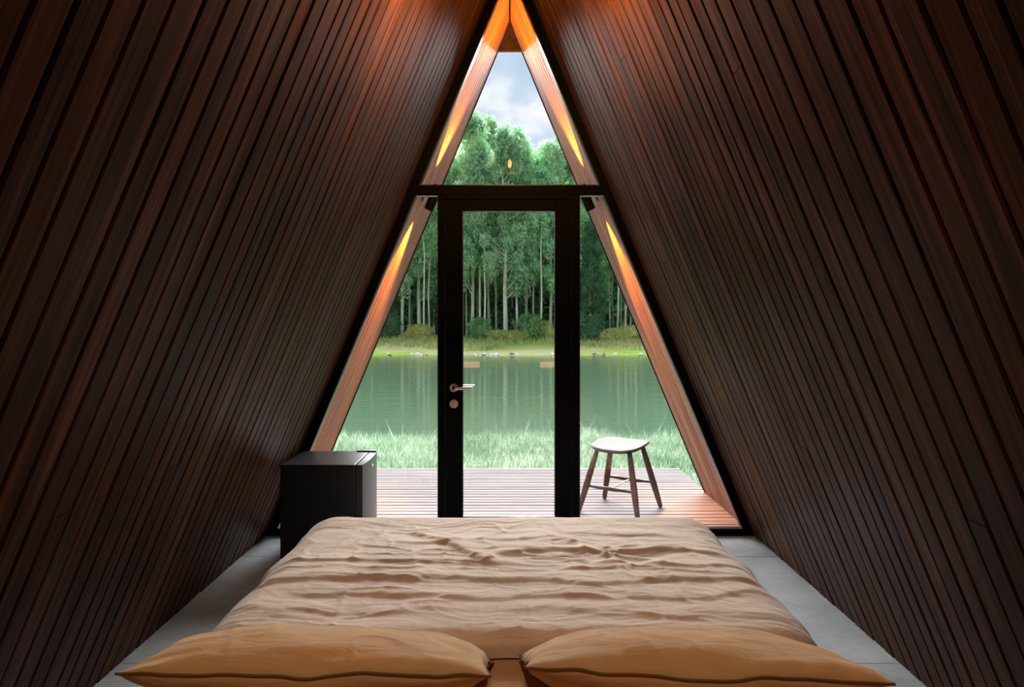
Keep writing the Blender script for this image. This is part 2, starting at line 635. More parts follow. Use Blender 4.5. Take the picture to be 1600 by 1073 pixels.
walls = {}
rb = random.Random(3)
for side, nm in ((-1, 'wall_left'), (1, 'wall_right')):
    bm = bmesh.new()
    d0, d1 = PL_T - 0.002, 0.15
    top0, top1 = APEX + d0 / SIN * 1.0, APEX + d1 / SIN
    z0 = -0.12
    poly = [(off_pt(side, z0, d0), z0), (off_pt(side, z0, d1), z0), (0, top1), (0, top0)]
    add_prism_y(bm, poly, Y_BACK - 0.1, Y_EAVE)
    w = bm_obj(nm, bm, M['dark_backing'])
    tag(w, kind='structure')
    walls[side] = w
    # boards inside the room, one by one from the window back
    y = Y_GLASS - 0.002
    k = 0
    while y > Y_BACK + 0.02:
        bw = rb.choice((0.074, 0.084, 0.084, 0.084, 0.1))
        if y - bw < Y_BACK:
            break
        yc = y - bw / 2
        Lr = SLOPE_L - 0.012
        if rb.random() < 0.3:
            cut = rb.choice((0.9, 1.35, 1.8, 2.25, 2.7))
            board(w, side, yc, bw - GAP, 0.0, cut - 0.0015, M['wall_wood'], 'wall')
            board(w, side, yc, bw - GAP, cut + 0.0015, Lr - cut - 0.0015, M['wall_wood'], 'wall')
        else:
            board(w, side, yc, bw - GAP, 0.0, Lr, M['wall_wood'], 'wall')
        y -= bw
        k += 1
    # boards of the overhang outside the glass
    n_e = 12
    ew = (Y_EAVE - 0.012 - (Y_GLASS + FR_D)) / n_e
    for k in range(n_e):
        board(w, side, Y_GLASS + FR_D + ew * (k + 0.5), ew - 0.005, 0.0, SLOPE_L - 0.014, M['eave_wood_lit'], 'eave')
    # thin black drip edge closing the overhang
    bm = bmesh.new()
    poly = [(off_pt(side, 0, -0.006), 0), (off_pt(side, 0, 0.15), 0), (0, APEX + 0.15 / SIN), (0, APEX - 0.006 / SIN)]
    add_prism_y(bm, poly, Y_EAVE - 0.012, Y_EAVE + 0.004)
    bm_obj('edge_strip', bm, M['black_metal'], w)

# ridge strip, seen as the black line between the two roof planes
bm = bmesh.new()
add_box(bm, -0.006, 0.006, Y_BACK, Y_EAVE - 0.013, APEX - 0.016, APEX + 0.03)
tag(bm_obj('trim_ridge', bm, M['black_metal']), kind='structure')

# gable boards closing the top of the overhang
gb = empty('trim_gable', (0, Y_EAVE - 0.05, 3.43))
tag(gb, kind='structure')
for (za, zb) in ((3.43, 3.538), (3.543, 3.66)):
    bm = bmesh.new()
    xa, xb = TAN * (APEX - za) - 0.004, max(0.004, TAN * (APEX - zb) - 0.004)
    add_prism_y(bm, [(-xa, za - 3.43), (xa, za - 3.43), (xb, zb - 3.43), (-xb, zb - 3.43)], -0.02, 0.008)
    bm_obj('board', bm, M['gable_wood'], gb)

# back wall behind the camera with its own boards
bm = bmesh.new()
add_prism_y(bm, [(-HALF - 0.1, -0.12), (HALF + 0.1, -0.12), (0, APEX + 0.2)], Y_BACK - 0.12, Y_BACK - 0.02)
wb = bm_obj('wall_back', bm, M['dark_backing'])
tag(wb, kind='structure')
nb = 24
for k in range(nb):
    x0 = -HALF + k * (2 * HALF / nb)
    x1 = x0 + 2 * HALF / nb - 0.006
    h0, h1 = APEX - abs(x0) / TAN, APEX - abs(x1) / TAN
    bm = bmesh.new()
    add_prism_y(bm, [(x0, 0), (x1, 0), (x1, max(0.02, h1 - 0.02)), (x0, max(0.02, h0 - 0.02))], Y_BACK - 0.02, Y_BACK)
    bm_obj('plank', bm, M['gable_wood'], wb)

# floor: concrete slabs with fine joints
bm = bmesh.new()
add_box(bm, -HALF - 0.12, HALF + 0.12, Y_BACK - 0.1, Y_GLASS + FR_D, -0.12, -0.016)
fl = bm_obj('floor', bm, M['dark_backing'])
tag(fl, kind='structure')
js = [Y_BACK - 0.02, 0.26, 1.47, 2.68, 3.89, Y_GLASS]
for a, b_ in zip(js, js[1:]):
    box_obj('slab', (-HALF - 0.02, HALF + 0.02, a + 0.0015, b_ - 0.0015, -0.016, 0.0), M['concrete'], fl, bev=0.001, seg=1)

# ------------------------------------------------------------------ glazed end: black frame
FW = 0.049


def half_in(z):
    return TAN * (APEX - z) - FW


Z_SILL, Z_T0, Z_T1 = 0.046, 2.136, 2.19
XJL, XJR = -0.446, 0.434           # outer faces of the door jambs
APEX_IN = APEX - FW / TAN
tf = empty('trim_glazing', (0, Y_GLASS, 0))
tag(tf, kind='structure')
y0, y1 = 0.0, FR_D
for side in (-1, 1):
    bm = bmesh.new()
    p = [(side * HALF, 0), (side * half_in(0), 0), (0, APEX_IN), (0, APEX)]
    add_prism_y(bm, p, y0, y1)
    bm_obj('frame_post', bm, M['black_metal'], tf)
bm = bmesh.new()
add_prism_y(bm, [(-half_in(0), 0), (half_in(0), 0), (half_in(Z_SILL - .012), Z_SILL - .012), (-half_in(Z_SILL - .012), Z_SILL - .012)], y0, y1)
bm_obj('sill', bm, M['black_metal'], tf)
bm = bmesh.new()
add_prism_y(bm, [(-half_in(Z_T0), Z_T0), (half_in(Z_T0), Z_T0), (half_in(Z_T1), Z_T1), (-half_in(Z_T1), Z_T1)], y0, y1)
bm_obj('transom', bm, M['black_metal'], tf)
JW = 0.04
for xa, xb in ((XJL, XJL + JW), (XJR - 0.046, XJR)):
    box_obj('door_jamb', (xa, xb, y0, y1, Z_SILL - 0.012, Z_T0), M['black_metal'], tf, bev=0.002, seg=1)
box_obj('door_head', (XJL + JW, XJR - 0.046, y0, y1, Z_T0 - 0.03, Z_T0), M['black_metal'], tf, bev=0.002, seg=1)


def window(name, poly):
    """Glazing bead around a pane; poly is counter-clockwise in (x, z)."""
    bm = bmesh.new()
    add_ring_y(bm, poly, inset_poly(poly, 0.007), 0.012, FR_D - 0.012)
    inner = inset_poly(poly, 0.007)
    o = bm_obj(name, bm, M['frame_edge'])
    o.location = (0, Y_GLASS, 0)
    tag(o, kind='structure')
    bm = bmesh.new()
    add_prism_y(bm, inner, 0.034, 0.042)
    bm_obj('pane', bm, M['glass'], o)
    return o


window('window_1', [(-half_in(Z_T1), Z_T1), (half_in(Z_T1), Z_T1), (0, APEX_IN)])
zs = Z_SILL - 0.012
window('window_2', [(-half_in(zs), zs), (XJL, zs), (XJL, Z_T0), (-half_in(Z_T0), Z_T0)])
window('window_3', [(XJR, zs), (half_in(zs), zs), (half_in(Z_T0), Z_T0), (XJR, Z_T0)])

# door leaf
dr = empty('door_1', (0, Y_GLASS, 0))
tag(dr, kind='structure')
dx0, dx1, dz0, dz1 = XJL + JW + 0.003, XJR - 0.046 - 0.003, Z_SILL, Z_T0 - 0.033
gx0, gx1, gz0, gz1 = -0.298, 0.287, 0.11, 2.036
yd0, yd1 = 0.012, 0.068
box_obj('stile', (dx0, gx0, yd0, yd1, dz0, dz1), M['black_metal'], dr, bev=0.003)
box_obj('stile', (gx1, dx1, yd0, yd1, dz0, dz1), M['black_metal'], dr, bev=0.003)
box_obj('rail', (gx0, gx1, yd0, yd1, gz1, dz1), M['black_metal'], dr, bev=0.003)
box_obj('rail', (gx0, gx1, yd0, yd1, dz0, gz0), M['black_metal'], dr, bev=0.003)
gp = [(gx0, gz0), (gx1, gz0), (gx1, gz1), (gx0, gz1)]
bm = bmesh.new()
add_ring_y(bm, gp, inset_poly(gp, 0.005), 0.02, 0.06)
bm_obj('glazing_bead', bm, M['frame_edge'], dr)
bm = bmesh.new()
add_prism_y(bm, inset_poly(gp, 0.005), 0.036, 0.044)
bm_obj('pane', bm, M['glass'], dr)
# lever handles, inside and outside, and the lock rose
hx, hz = -0.350, 0.924
RX = Matrix.Rotation(PI / 2, 4, 'X')      # local z -> -y


def rose(name, x, z, y, sgn):
    bm = bmesh.new()
    mt = Matrix.Translation((x, y, z)) @ (RX if sgn < 0 else Matrix.Rotation(-PI / 2, 4, 'X'))
    add_lathe(bm, [(0, 0), (0.0275, 0), (0.0275, 0.006), (0.0255, 0.0085), (0.014, 0.0085), (0, 0.0085)], 32, mt)
    o = bm_obj(name, bm, M['steel'], dr)
    tag(o, label='round brushed steel rose on black door stile')
    return o


for sgn, yf, dz in ((-1, yd0, 0.0), (1, yd1, 0.0)):
    r = rose('handle_rose', hx, hz, yf, sgn)
    bm = bmesh.new()
    yy = yf + sgn * 0.05
    add_tube(bm, [(hx, yf + sgn * 0.004, hz), (hx, yf + sgn * 0.036, hz), (hx + 0.004, yf + sgn * 0.046, hz),
                  (hx + 0.014, yy, hz), (hx + 0.03, yy, hz), (hx + 0.122, yy, hz)],
             [0.0105, 0.0105, 0.0105, 0.0105, 0.0105, 0.0105], 16)
    lv = bm_obj('lever', bm, M['steel'], r, smooth=False)
lk = rose('lock_rose', hx, hz - 0.1, yd0, -1)
bm = bmesh.new()
mt = Matrix.Translation((hx, yd0 - 0.0085, hz - 0.1)) @ RX
add_lathe(bm, [(0, 0), (0.0165, 0), (0.0165, 0.003), (0.0145, 0.004), (0.0, 0.004)], 24, mt)
add_box(bm, hx - 0.0035, hx + 0.0035, yd0 - 0.024, yd0 - 0.012, hz - 0.113, hz - 0.087, bev=0.002)
bm_obj('thumb_turn', bm, M['brass'], lk)
for zz in (0.35, 1.05, 1.85):
    bm = bmesh.new()
    add_tube(bm, [(dx1 + 0.002, 0.006, zz), (dx1 + 0.002, 0.006, zz + 0.1)], 0.008, 12)
    bm_obj('hinge', bm, M['black_metal'], dr)

# ------------------------------------------------------------------ deck outside
dk = empty('deck', (0, 5.3, -0.03))
tag(dk, kind='structure')
DY0, DY1, DX = Y_GLASS + FR_D + 0.006, 6.235, 1.545
nd = 24
dw = (DY1 - DY0) / nd
dme = plank_mesh('plank', dw - 0.012, 2 * DX, t=0.028, ch=0.003, mat=M['deck_wood'])
for k in range(nd):
    o = bpy.data.objects.new('plank', dme)
    COL.objects.link(o)
    o.parent = dk
    o.rotation_euler = (0, 0, -PI / 2)
    o.location = (-DX, DY0 + dw * (k + 0.5) - 5.3, 0.03 - 0.001 * (k % 3 == 1))
for xx in (-1.45, -0.72, 0.0, 0.72, 1.45):
    box_obj('joist', (xx - 0.03, xx + 0.03, DY0 - 5.3, DY1 - 5.3 - 0.01, -0.16, -0.0), M['dark_backing'], dk)

# ------------------------------------------------------------------ lake, banks
Z_WATER = -0.78


def strip_mesh(name, xs, ys, zf, mat):
    v = [(x, y, zf(x, y)) for y in ys for x in xs]
    n = len(xs)
    f = [(j * n + i, j * n + i + 1, (j + 1) * n + i + 1, (j + 1) * n + i) for j in range(len(ys) - 1) for i in range(n - 1)]
    return mesh_obj(name, v, f, mat, smooth=True)


def near_z(x, y):
    e = max(0.0, min(1.0, (y - 8.3) / 2.2))
    return -0.24 - 0.04 * (y - 4.0) / 4 - 0.75 * e * e + 0.05 * mnoise.noise((x * 0.6, y * 0.6, 0))


g0 = strip_mesh('ground', np.linspace(-30, 30, 100), np.r_[np.linspace(-14, 3.5, 10), np.linspace(4.0, 11.0, 32)], near_z, M['soil'])
tag(g0, kind='structure')


def far_z(x, y):
    prof = np.interp(y, [40.5, 42.0, 43.0, 46, 50, 55, 70, 120], [-1.1, -0.80, -0.62, -0.42, -0.2, -0.03, 0.1, 0.6])
    return float(prof) + (0.12 * mnoise.noise((x * 0.25, y * 0.25, 3))) * (1 if y > 43 else 0.4)


g1 = strip_mesh('land_far_bank', np.linspace(-60, 60, 120), np.r_[np.linspace(40.5, 56.5, 40)], far_z, M['ground'])
tag(g1, kind='structure')
g2 = strip_mesh('land_forest', np.linspace(-60, 60, 60), np.linspace(56.5, 120, 24), far_z, M['forest_floor'])
tag(g2, kind='structure')
wt = mesh_obj('lake', [(-70, 9.0, Z_WATER), (70, 9.0, Z_WATER), (70, 43.5, Z_WATER), (-70, 43.5, Z_WATER)], [(0, 1, 2, 3)], M['water'])
tag(wt, kind='structure')


# ------------------------------------------------------------------ vegetation
def blades(name, base, height, width, lean, mat, rng):
    """Curved grass blades, three triangles each."""
    n = len(base)
    ang = rng.uniform(0, 2 * PI, n)
    wdir = np.stack([np.cos(ang), np.sin(ang), np.zeros(n)], 1) * (width / 2)[:, None]
    la = rng.uniform(0, 2 * PI, n)
    ld = np.stack([np.cos(la), np.sin(la), np.zeros(n)], 1) * (lean * height)[:, None]
    up = np.zeros((n, 3))
    up[:, 2] = height
    mid = base + up * 0.55 + ld * 0.35
    tip = base + up + ld
    v = np.stack([base - wdir, base + wdir, mid - wdir * 0.7, mid + wdir * 0.7, tip], 1).reshape(-1, 3)
    i = np.arange(n)[:, None] * 5
    f = np.concatenate([i + [0, 1, 3], i + [0, 3, 2], i + [2, 3, 4]], 1).reshape(-1, 3)
    return tri_mesh(name, v, f, mat)


def tri_mesh(name, v, f, mat, k=3):
    me = bpy.data.meshes.new(name)
    nf = len(f)
    me.vertices.add(len(v))
    me.vertices.foreach_set('co', np.asarray(v, np.float32).ravel())
    me.loops.add(nf * k)
    me.loops.foreach_set('vertex_index', np.asarray(f, np.int32).ravel())
    me.polygons.add(nf)
    me.polygons.foreach_set('loop_start', np.arange(0, nf * k, k, dtype=np.int32))
    me.update(calc_edges=True)
    me.validate()
    if mat:
        me.materials.append(mat)
    return me


n = 70000
bx = RNG.uniform(-6.0, 6.0, n)
by = RNG.uniform(5.55, 10.0, n)
keep = ~((np.abs(bx) < DX + 0.05) & (by < DY1 + 0.03)) & ~((np.abs(bx) < HALF + 0.35) & (by < Y_EAVE + 0.05))
bx, by = bx[keep], by[keep]
bz = np.array([near_z(a, b_) for a, b_ in zip(bx, by)])
tuft = np.array([mnoise.noise((a * 1.6, b_ * 1.6, 9.0)) for a, b_ in zip(bx, by)])
hh = (0.21 + 0.1 * tuft) * RNG.uniform(0.6, 1.35, len(bx))
tall = RNG.random(len(bx)) < 0.008
hh = np.where(tall & (by > 7.3), hh * RNG.uniform(1.4, 2.1, len(bx)), hh)
hh = np.where(by < 6.6, np.minimum(hh, 0.22), hh)
me = blades('lawn_grass', np.stack([bx, by, bz - 0.01], 1), hh, RNG.uniform(0.006, 0.014, len(bx)), RNG.uniform(0.1, 0.7, len(bx)), M['grass'], RNG)
o = link_mesh('lawn_grass', me)
tag(o, 'pale green uncut grass between the wooden deck and the lake', 'grass', kind='stuff')

n = 15000
bx = RNG.uniform(-26, 26, n)
by = RNG.uniform(43.6, 56, n)
pn = np.array([mnoise.noise((a * 0.16, b_ * 0.2, 2.0)) for a, b_ in zip(bx, by)])
keep = pn + RNG.uniform(-0.15, 0.15, n) + (by - 47.5) * 0.05 > -0.02
bx, by = bx[keep], by[keep]
bz = np.array([far_z(a, b_) for a, b_ in zip(bx, by)])
me = blades('bank_grass', np.stack([bx, by, bz], 1), RNG.uniform(0.14, 0.45, len(bx)), RNG.uniform(0.05, 0.12, len(bx)), RNG.uniform(0.1, 0.7, len(bx)), M['reed'], RNG)
o = link_mesh('bank_grass', me)
tag(o, 'tall straw-coloured grass along the far lake shore below the trees', 'grass', kind='stuff')

# pale stones strewn at the far waterline
bm = bmesh.new()
rs = random.Random(5)
for k in range(60):
    x = rs.uniform(-14, 14)
    r = rs.uniform(0.08, 0.22)
    tmp = bmesh.ops.create_icosphere(bm, subdivisions=1, radius=r)
    for v in tmp['verts']:
        v.co = Vector((v.co.x * rs.uniform(1.0, 1.6) + x, v.co.y + 42.3 + rs.uniform(-0.2, 0.5), v.co.z * 0.6 - 0.76))
o = bm_obj('shore_stones', bm, M['stone'])
tag(o, 'small pale stones strewn along the far waterline', 'stones', kind='stuff')


def leaf_quads(p, length, width, droop, rng):
    """Pointed leaves (rhombs) centred on p, hanging by droop (0 any way, 1 straight down)."""
    n = len(p)
    d = rng.normal(size=(n, 3))
    d /= np.linalg.norm(d, axis=1)[:, None]
    d = d * (1 - droop) + np.array([0, 0, -1.0]) * droop
    d /= np.linalg.norm(d, axis=1)[:, None]
    q = rng.normal(size=(n, 3))
    s = np.cross(d, q)
    s /= np.linalg.norm(s, axis=1)[:, None] + 1e-9
    a = p - d * (length / 2)[:, None]
    b_ = p + d * (length / 2)[:, None]
    c = p + s * (width / 2)[:, None]
    e = p - s * (width / 2)[:, None]
    v = np.stack([a, c, b_, e], 1).reshape(-1, 3)
    f = np.arange(4 * n).reshape(-1, 4)
    return v, f


def crown_points(rng, H, h0, R, n_clump, per, top_sharp=1.6, droop_len=1.0):
    pts, cl_pos = [], []
    for k in range(n_clump):
        t = rng.random() ** 0.85
        z = H * (h0 + (1 - h0) * t)
        rad = R * (1 - t ** top_sharp) ** 0.5 * (0.45 + 0.55 * min(1, t / 0.25 + 0.35))
        rr = rad * math.sqrt(rng.uniform(0.08, 1.0))
        a = rng.uniform(0, 2 * PI)
        c = np.array([rr * math.cos(a), rr * math.sin(a), z])
        cs = rng.uniform(0.5, 1.0) * (0.32 * R + 0.2)
        cv = cs * rng.uniform(0.9, 1.7) * droop_len
        u = rng.normal(size=(per, 3))
        u /= np.linalg.norm(u, axis=1)[:, None]
        u *= (rng.random(per) ** 0.4)[:, None]
        # skirts: the lower half of every clump thins out into strands
        pts.append(c + u * [cs, cs, cv] - np.array([0, 0, 1]) * (np.abs(u[:, 2:3]) * rng.uniform(0, 0.5) * cv))
        cl_pos.append(c)
    return np.concatenate(pts), cl_pos


def tree_variant(seed, H, h0, R, n_clump, per, leaf_l=0.36, leaf_w=0.12, droop=0.6, mat='leaf', trunk_r=0.16, forks=1, droop_len=1.0):
    rng = np.random.default_rng(seed)
    p, cl = crown_points(rng, H, h0, R, n_clump, per, droop_len=droop_len)
    v, f = leaf_quads(p, rng.uniform(0.6, 1.3, len(p)) * leaf_l, rng.uniform(0.6, 1.3, len(p)) * leaf_w, droop, rng)
    crown = tri_mesh('crown', v, f, M[mat], 4)
    bm = bmesh.new()
    lean = rng.uniform(-0.5, 0.5, 2)
    zz = [-0.3, 1.0, H * 0.25, H * 0.5, H * 0.75, H * 0.95]
    wob = rng.normal(size=(6, 2)) * 0.1
    pts = [(lean[0] * (z / H) ** 1.5 + wob[i][0] * (i > 1), lean[1] * (z / H) ** 1.5 + wob[i][1] * (i > 1), z) for i, z in enumerate(zz)]
    # local y along the trunk is handled by the bark mapping; keep real z up
    add_tube(bm, pts, [trunk_r * 1.25, trunk_r, trunk_r * 0.85, trunk_r * 0.65, trunk_r * 0.4, 0.03], 8)
    trunk = bpy.data.meshes.new('trunk')
    bmesh.ops.recalc_face_normals(bm, faces=bm.faces)
    bm.to_mesh(trunk)
    bm.free()
    trunk.materials.append(M['bark_up'])
    trunk.shade_smooth()
    bm = bmesh.new()
    for c in cl[::3]:
        c = Vector(c)
        z0 = max(0.5, c.z - 1.2 - 0.35 * math.hypot(c.x, c.y))
        t = z0 / H
        add_tube(bm, [(lean[0] * t ** 1.5, lean[1] * t ** 1.5, z0), (c.x * 0.6, c.y * 0.6, (z0 + c.z) / 2 + 0.2), c],
                 [trunk_r * 0.35, trunk_r * 0.22, 0.02], 5, caps=False)
    br = bpy.data.meshes.new('branches')
    bm.to_mesh(br)
    bm.free()
    br.materials.append(M['bark_up'])
    return crown, trunk, br


# bark whose grain runs up z
m, nt = new_mat('upright_bark')
tc = nt.n('ShaderNodeTexCoord')
oi = nt.n('ShaderNodeObjectInfo')
mp = nt.n('ShaderNodeMapping')
mp.inputs['Scale'].default_value = (9, 9, 0.7)
nt.l(tc.outputs['Object'], mp.inputs[0])
n1 = nt.n('ShaderNodeTexNoise', i_Scale=1.0, i_Detail=4.0)
nt.l(mp.outputs[0], n1.inputs['Vector'])
c = nt.ramp(n1.outputs[0], [(0.35, lin(178, 172, 142)), (0.5, lin(228, 224, 196)), (0.65, lin(246, 243, 226))])
hsv = nt.n('ShaderNodeHueSaturation')
nt.l(nt.math('ADD', nt.math('MULTIPLY', oi.outputs['Random'], 0.5), 0.65), hsv.inputs['Value'])
nt.l(c, hsv.inputs['Color'])
p = principled(nt, Roughness=0.8, Specular_IOR_Level=0.2)
nt.l(hsv.outputs[0], p.inputs['Base Color'])
M['bark_up'] = m

VAR = {
    'tall_a': tree_variant(21, 20, 0.27, 2.6, 100, 260),
    'tall_b': tree_variant(22, 20, 0.34, 2.3, 88, 260, trunk_r=0.13),
    'tall_c': tree_variant(23, 20, 0.26, 2.8, 96, 260, trunk_r=0.22),
    'slim': tree_variant(24, 20, 0.46, 1.8, 60, 240, trunk_r=0.12),
    'pole': tree_variant(27, 20, 0.60, 1.7, 44, 240, trunk_r=0.11),
    'full': tree_variant(25, 20, 0.06, 3.2, 110, 210, mat='leaf_dark', trunk_r=0.2),
    'back': tree_variant(26, 20, 0.02, 3.6, 150, 170, mat='leaf_dark', leaf_l=0.55, leaf_w=0.24, trunk_r=0.2),
}
CAT_TREES = 'trees beyond the lake'


def px_to_x(px, y):
    return (px - 796.5) * y / F_PX


def top_z(py, y):
    return CAM_Z + (501 - py) * y / F_PX


def tree(kind, px, y, top, label, rot, group=CAT_TREES, trunks=True, wide=1.0):
    cr, tr, br = VAR[kind]
    x = px_to_x(px, y)
    zb = far_z(x, y)
    H = top_z(top, y) - zb
    t = empty('dense_tree' if kind in ('full', 'back') else 'eucalyptus_tree', (x, y, zb), rot)
    s = H / 20.3
    t.scale = (s * wide, s * wide, s)
    tag(t, label, 'tree', group)
    for nm, me in (('trunk', tr), ('branches', br), ('crown', cr)):
        o = link_mesh(nm, me, None, t)
        if nm == 'branches':
            o['kind'] = 'stuff'
    return t


rt = random.Random(17)
# front row: pixel column, distance, top row of the crown, kind, how to tell it
FRONT = [
    (478, 56, 225, 'tall_a', 'tall pale-trunked eucalyptus hidden by the left roof slope, leftmost in the front row'),
    (528, 54, 215, 'tall_c', 'bushy eucalyptus behind the left roof slope, second from the left in the front row'),
    (580, 57, 235, 'tall_b', 'slim-trunked eucalyptus at the left edge of the view over the lake'),
    (628, 55, 215, 'tall_a', 'eucalyptus left of the pair of trunks in the left side window'),
    (655, 57, 240, 'tall_c', 'thick-trunked eucalyptus in the middle of the left side window'),
    (671, 54, 250, 'slim', 'thin pale eucalyptus just left of the door frame'),
    (700, 58, 230, 'tall_b', 'eucalyptus hidden behind the left door stile with drooping crown'),
    (738, 55, 176, 'tall_a', 'tallest eucalyptus, its crown top rising left of centre in the upper window'),
    (750, 54, 230, 'slim', 'thin trunk right of the tallest eucalyptus in the door glass'),
    (764, 58, 188, 'tall_b', 'eucalyptus whose crown forms the shoulder right of the tallest crown'),
    (790, 53, 200, 'tall_c', 'thick-trunked eucalyptus in the centre of the door glass'),
    (808, 54, 205, 'tall_b', 'bright straight trunk just right of the thick central trunk'),
    (833, 56, 236, 'slim', 'leaning slim trunk in the right half of the door glass'),
    (860, 55, 222, 'tall_a', 'eucalyptus beside the right door stile with long bare trunk'),
    (880, 57, 206, 'tall_c', 'eucalyptus crown rising on the right of the upper window'),
    (912, 56, 225, 'tall_b', 'eucalyptus just right of the door frame in the right side window'),
    (965, 55, 220, 'slim', 'first of the bare trunks in the right side window'),
    (977, 57, 228, 'tall_b', 'second of the bare trunks in the right side window'),
    (993, 54, 230, 'slim', 'bare trunk beside the right roof slope over the lake'),
    (1040, 56, 215, 'tall_a', 'tall eucalyptus hidden by the right roof slope, second from the right end'),
    (1092, 55, 222, 'tall_c', 'bushy eucalyptus hidden by the right roof slope, rightmost in the front row'),
]
FRONT += [
    (640, 60, 250, 'pole', 'thin bare trunk by the left edge of the wood gap in the left side window'),
    (662, 52, 262, 'pole', 'thin pale trunk between the thick one and the door frame in the left side window'),
    (729, 57, 240, 'pole', 'thin trunk beside the left door stile in the door glass'),
    (757, 53, 250, 'pole', 'thin pale trunk left of the thick central trunk in the door glass'),
    (775, 60, 245, 'pole', 'thin shaded trunk close to the left of the thick central trunk'),
    (822, 60, 250, 'pole', 'thin pale trunk right of the bright straight trunk'),
    (845, 53, 255, 'pole', 'thin pale trunk between the leaning trunk and the right door stile'),
    (868, 58, 250, 'pole', 'thin trunk half hidden by the right door stile'),
    (953, 59, 250, 'pole', 'thin trunk left of the group of bare trunks in the right side window'),
    (970, 60, 255, 'pole', 'thin shaded trunk within the group of bare trunks in the right side window'),
    (985, 58, 255, 'pole', 'thin trunk next to the right roof slope, behind the last bare trunk')]
for (px, y, top, kind, lb) in FRONT:
    tree(kind, px, y, top, lb, rt.uniform(0, 6.28))
ORD = 'first second third fourth fifth sixth seventh eighth ninth tenth eleventh twelfth thirteenth fourteenth fifteenth sixteenth seventeenth eighteenth nineteenth twentieth'.split()
SECOND = [(500, 64), (560, 62), (605, 65), (642, 63), (685, 66), (722, 62), (748, 66), (776, 63), (800, 67), (822, 62), (846, 65),
          (893, 66), (930, 63), (958, 66), (1002, 64), (1060, 63)]
for k, (px, y) in enumerate(SECOND):
    tree(('tall_a', 'slim', 'tall_c', 'tall_b')[k % 4], px, y, 236 + 18 * rt.random() + (14 if 690 < px < 715 or 825 < px < 865 else 0),
         'shaded eucalyptus behind the front row beyond the lake, %s from the left' % ORD[k], rt.uniform(0, 6.28),
         group='shaded second row of trees beyond the lake')
for k in range(20):
    px = 480 + k * 33 + rt.uniform(-8, 8)
    tree('back', px, 76 + 6 * (k % 2), 262 + 22 * rt.random(), 'dark leafy tree at the back of the wood, %s from the left' % ORD[k], rt.uniform(0, 6.28),
         group='dark trees at the back of the wood', wide=1.25)
for px, y, top, lb in ((608, 56, 455, 'dark green young tree at the foot of the wood, left edge of the view'),
                       (922, 55, 352, 'dense dark tree leafy down to the ground right of the door frame'),
                       (678, 60, 330, 'dense dark tree leafy to the ground just left of the door frame')):
    tree('full', px, y, top, lb, rt.uniform(0, 6.28), group=None, wide=1.0)


n = 26000
rng = np.random.default_rng(77)
p = np.stack([rng.uniform(-40, 40, n), rng.uniform(63, 98, n), rng.random(n) ** 1.4 * 5.0], 1)
p[:, 2] += np.array([2.2 * mnoise.noise((a * 0.3, b_ * 0.3, 1)) for a, b_ in p[:, :2]])
p = p[p[:, 2] > 0]
v, f = leaf_quads(p, rng.uniform(0.5, 1.0, len(p)), rng.uniform(0.25, 0.5, len(p)), 0.2, rng)
o = link_mesh('undergrowth', tri_mesh('undergrowth', v, f, M['leaf_dark'], 4))
tag(o, 'dark undergrowth filling the wood behind the pale trunks', 'undergrowth', kind='stuff')


# the wood runs on to both sides of the view
for side, word in ((-1, 'left'), (1, 'right')):
    for k in range(9):
        px = 796.5 + side * (345 + 48 * k)
        tree(('full', 'tall_c', 'back', 'tall_a')[k % 4], px, 55 + 7 * (k % 2), 222 + 20 * rt.random(),
             'tree beyond the lake past the %s roof slope, %s counted outwards' % (word, ORD[k]), rt.uniform(0, 6.28),
             group='trees beyond the lake past the roof slopes', wide=1.3)


def shrub_variant(seed, mat):
    rng = np.random.default_rng(seed)
    n = 2600
    u = rng.normal(size=(n, 3))
    u /= np.linalg.norm(u, axis=1)[:, None]
    lump = np.array([1 + 0.35 * mnoise.noise(Vector(a) * 1.9 + Vector((seed, 0, 0))) for a in u])
    p = u * (lump * rng.random(n) ** 0.3)[:, None] * [1, 1, 0.55] + [0, 0, 0.5]
    p = p[p[:, 2] > 0.0]
    v, f = leaf_quads(p, rng.uniform(0.06, 0.14, len(p)), rng.uniform(0.04, 0.07, len(p)), 0.1, rng)
    fol = tri_mesh('foliage', v, f, M[mat], 4)
    bm = bmesh.new()
    for k in range(7):
        a = rng.uniform(0, 6.28)
        add_tube(bm, [(0.05 * math.cos(a), 0.05 * math.sin(a), -0.05), (0.3 * math.cos(a), 0.3 * math.sin(a), 0.35), (0.6 * math.cos(a), 0.6 * math.sin(a), 0.7)],
                 [0.025, 0.018, 0.008], 5, caps=False)
    st = bpy.data.meshes.new('stems')
    bm.to_mesh(st)
    bm.free()
    st.materials.append(M['bark_up'])
    return fol, st


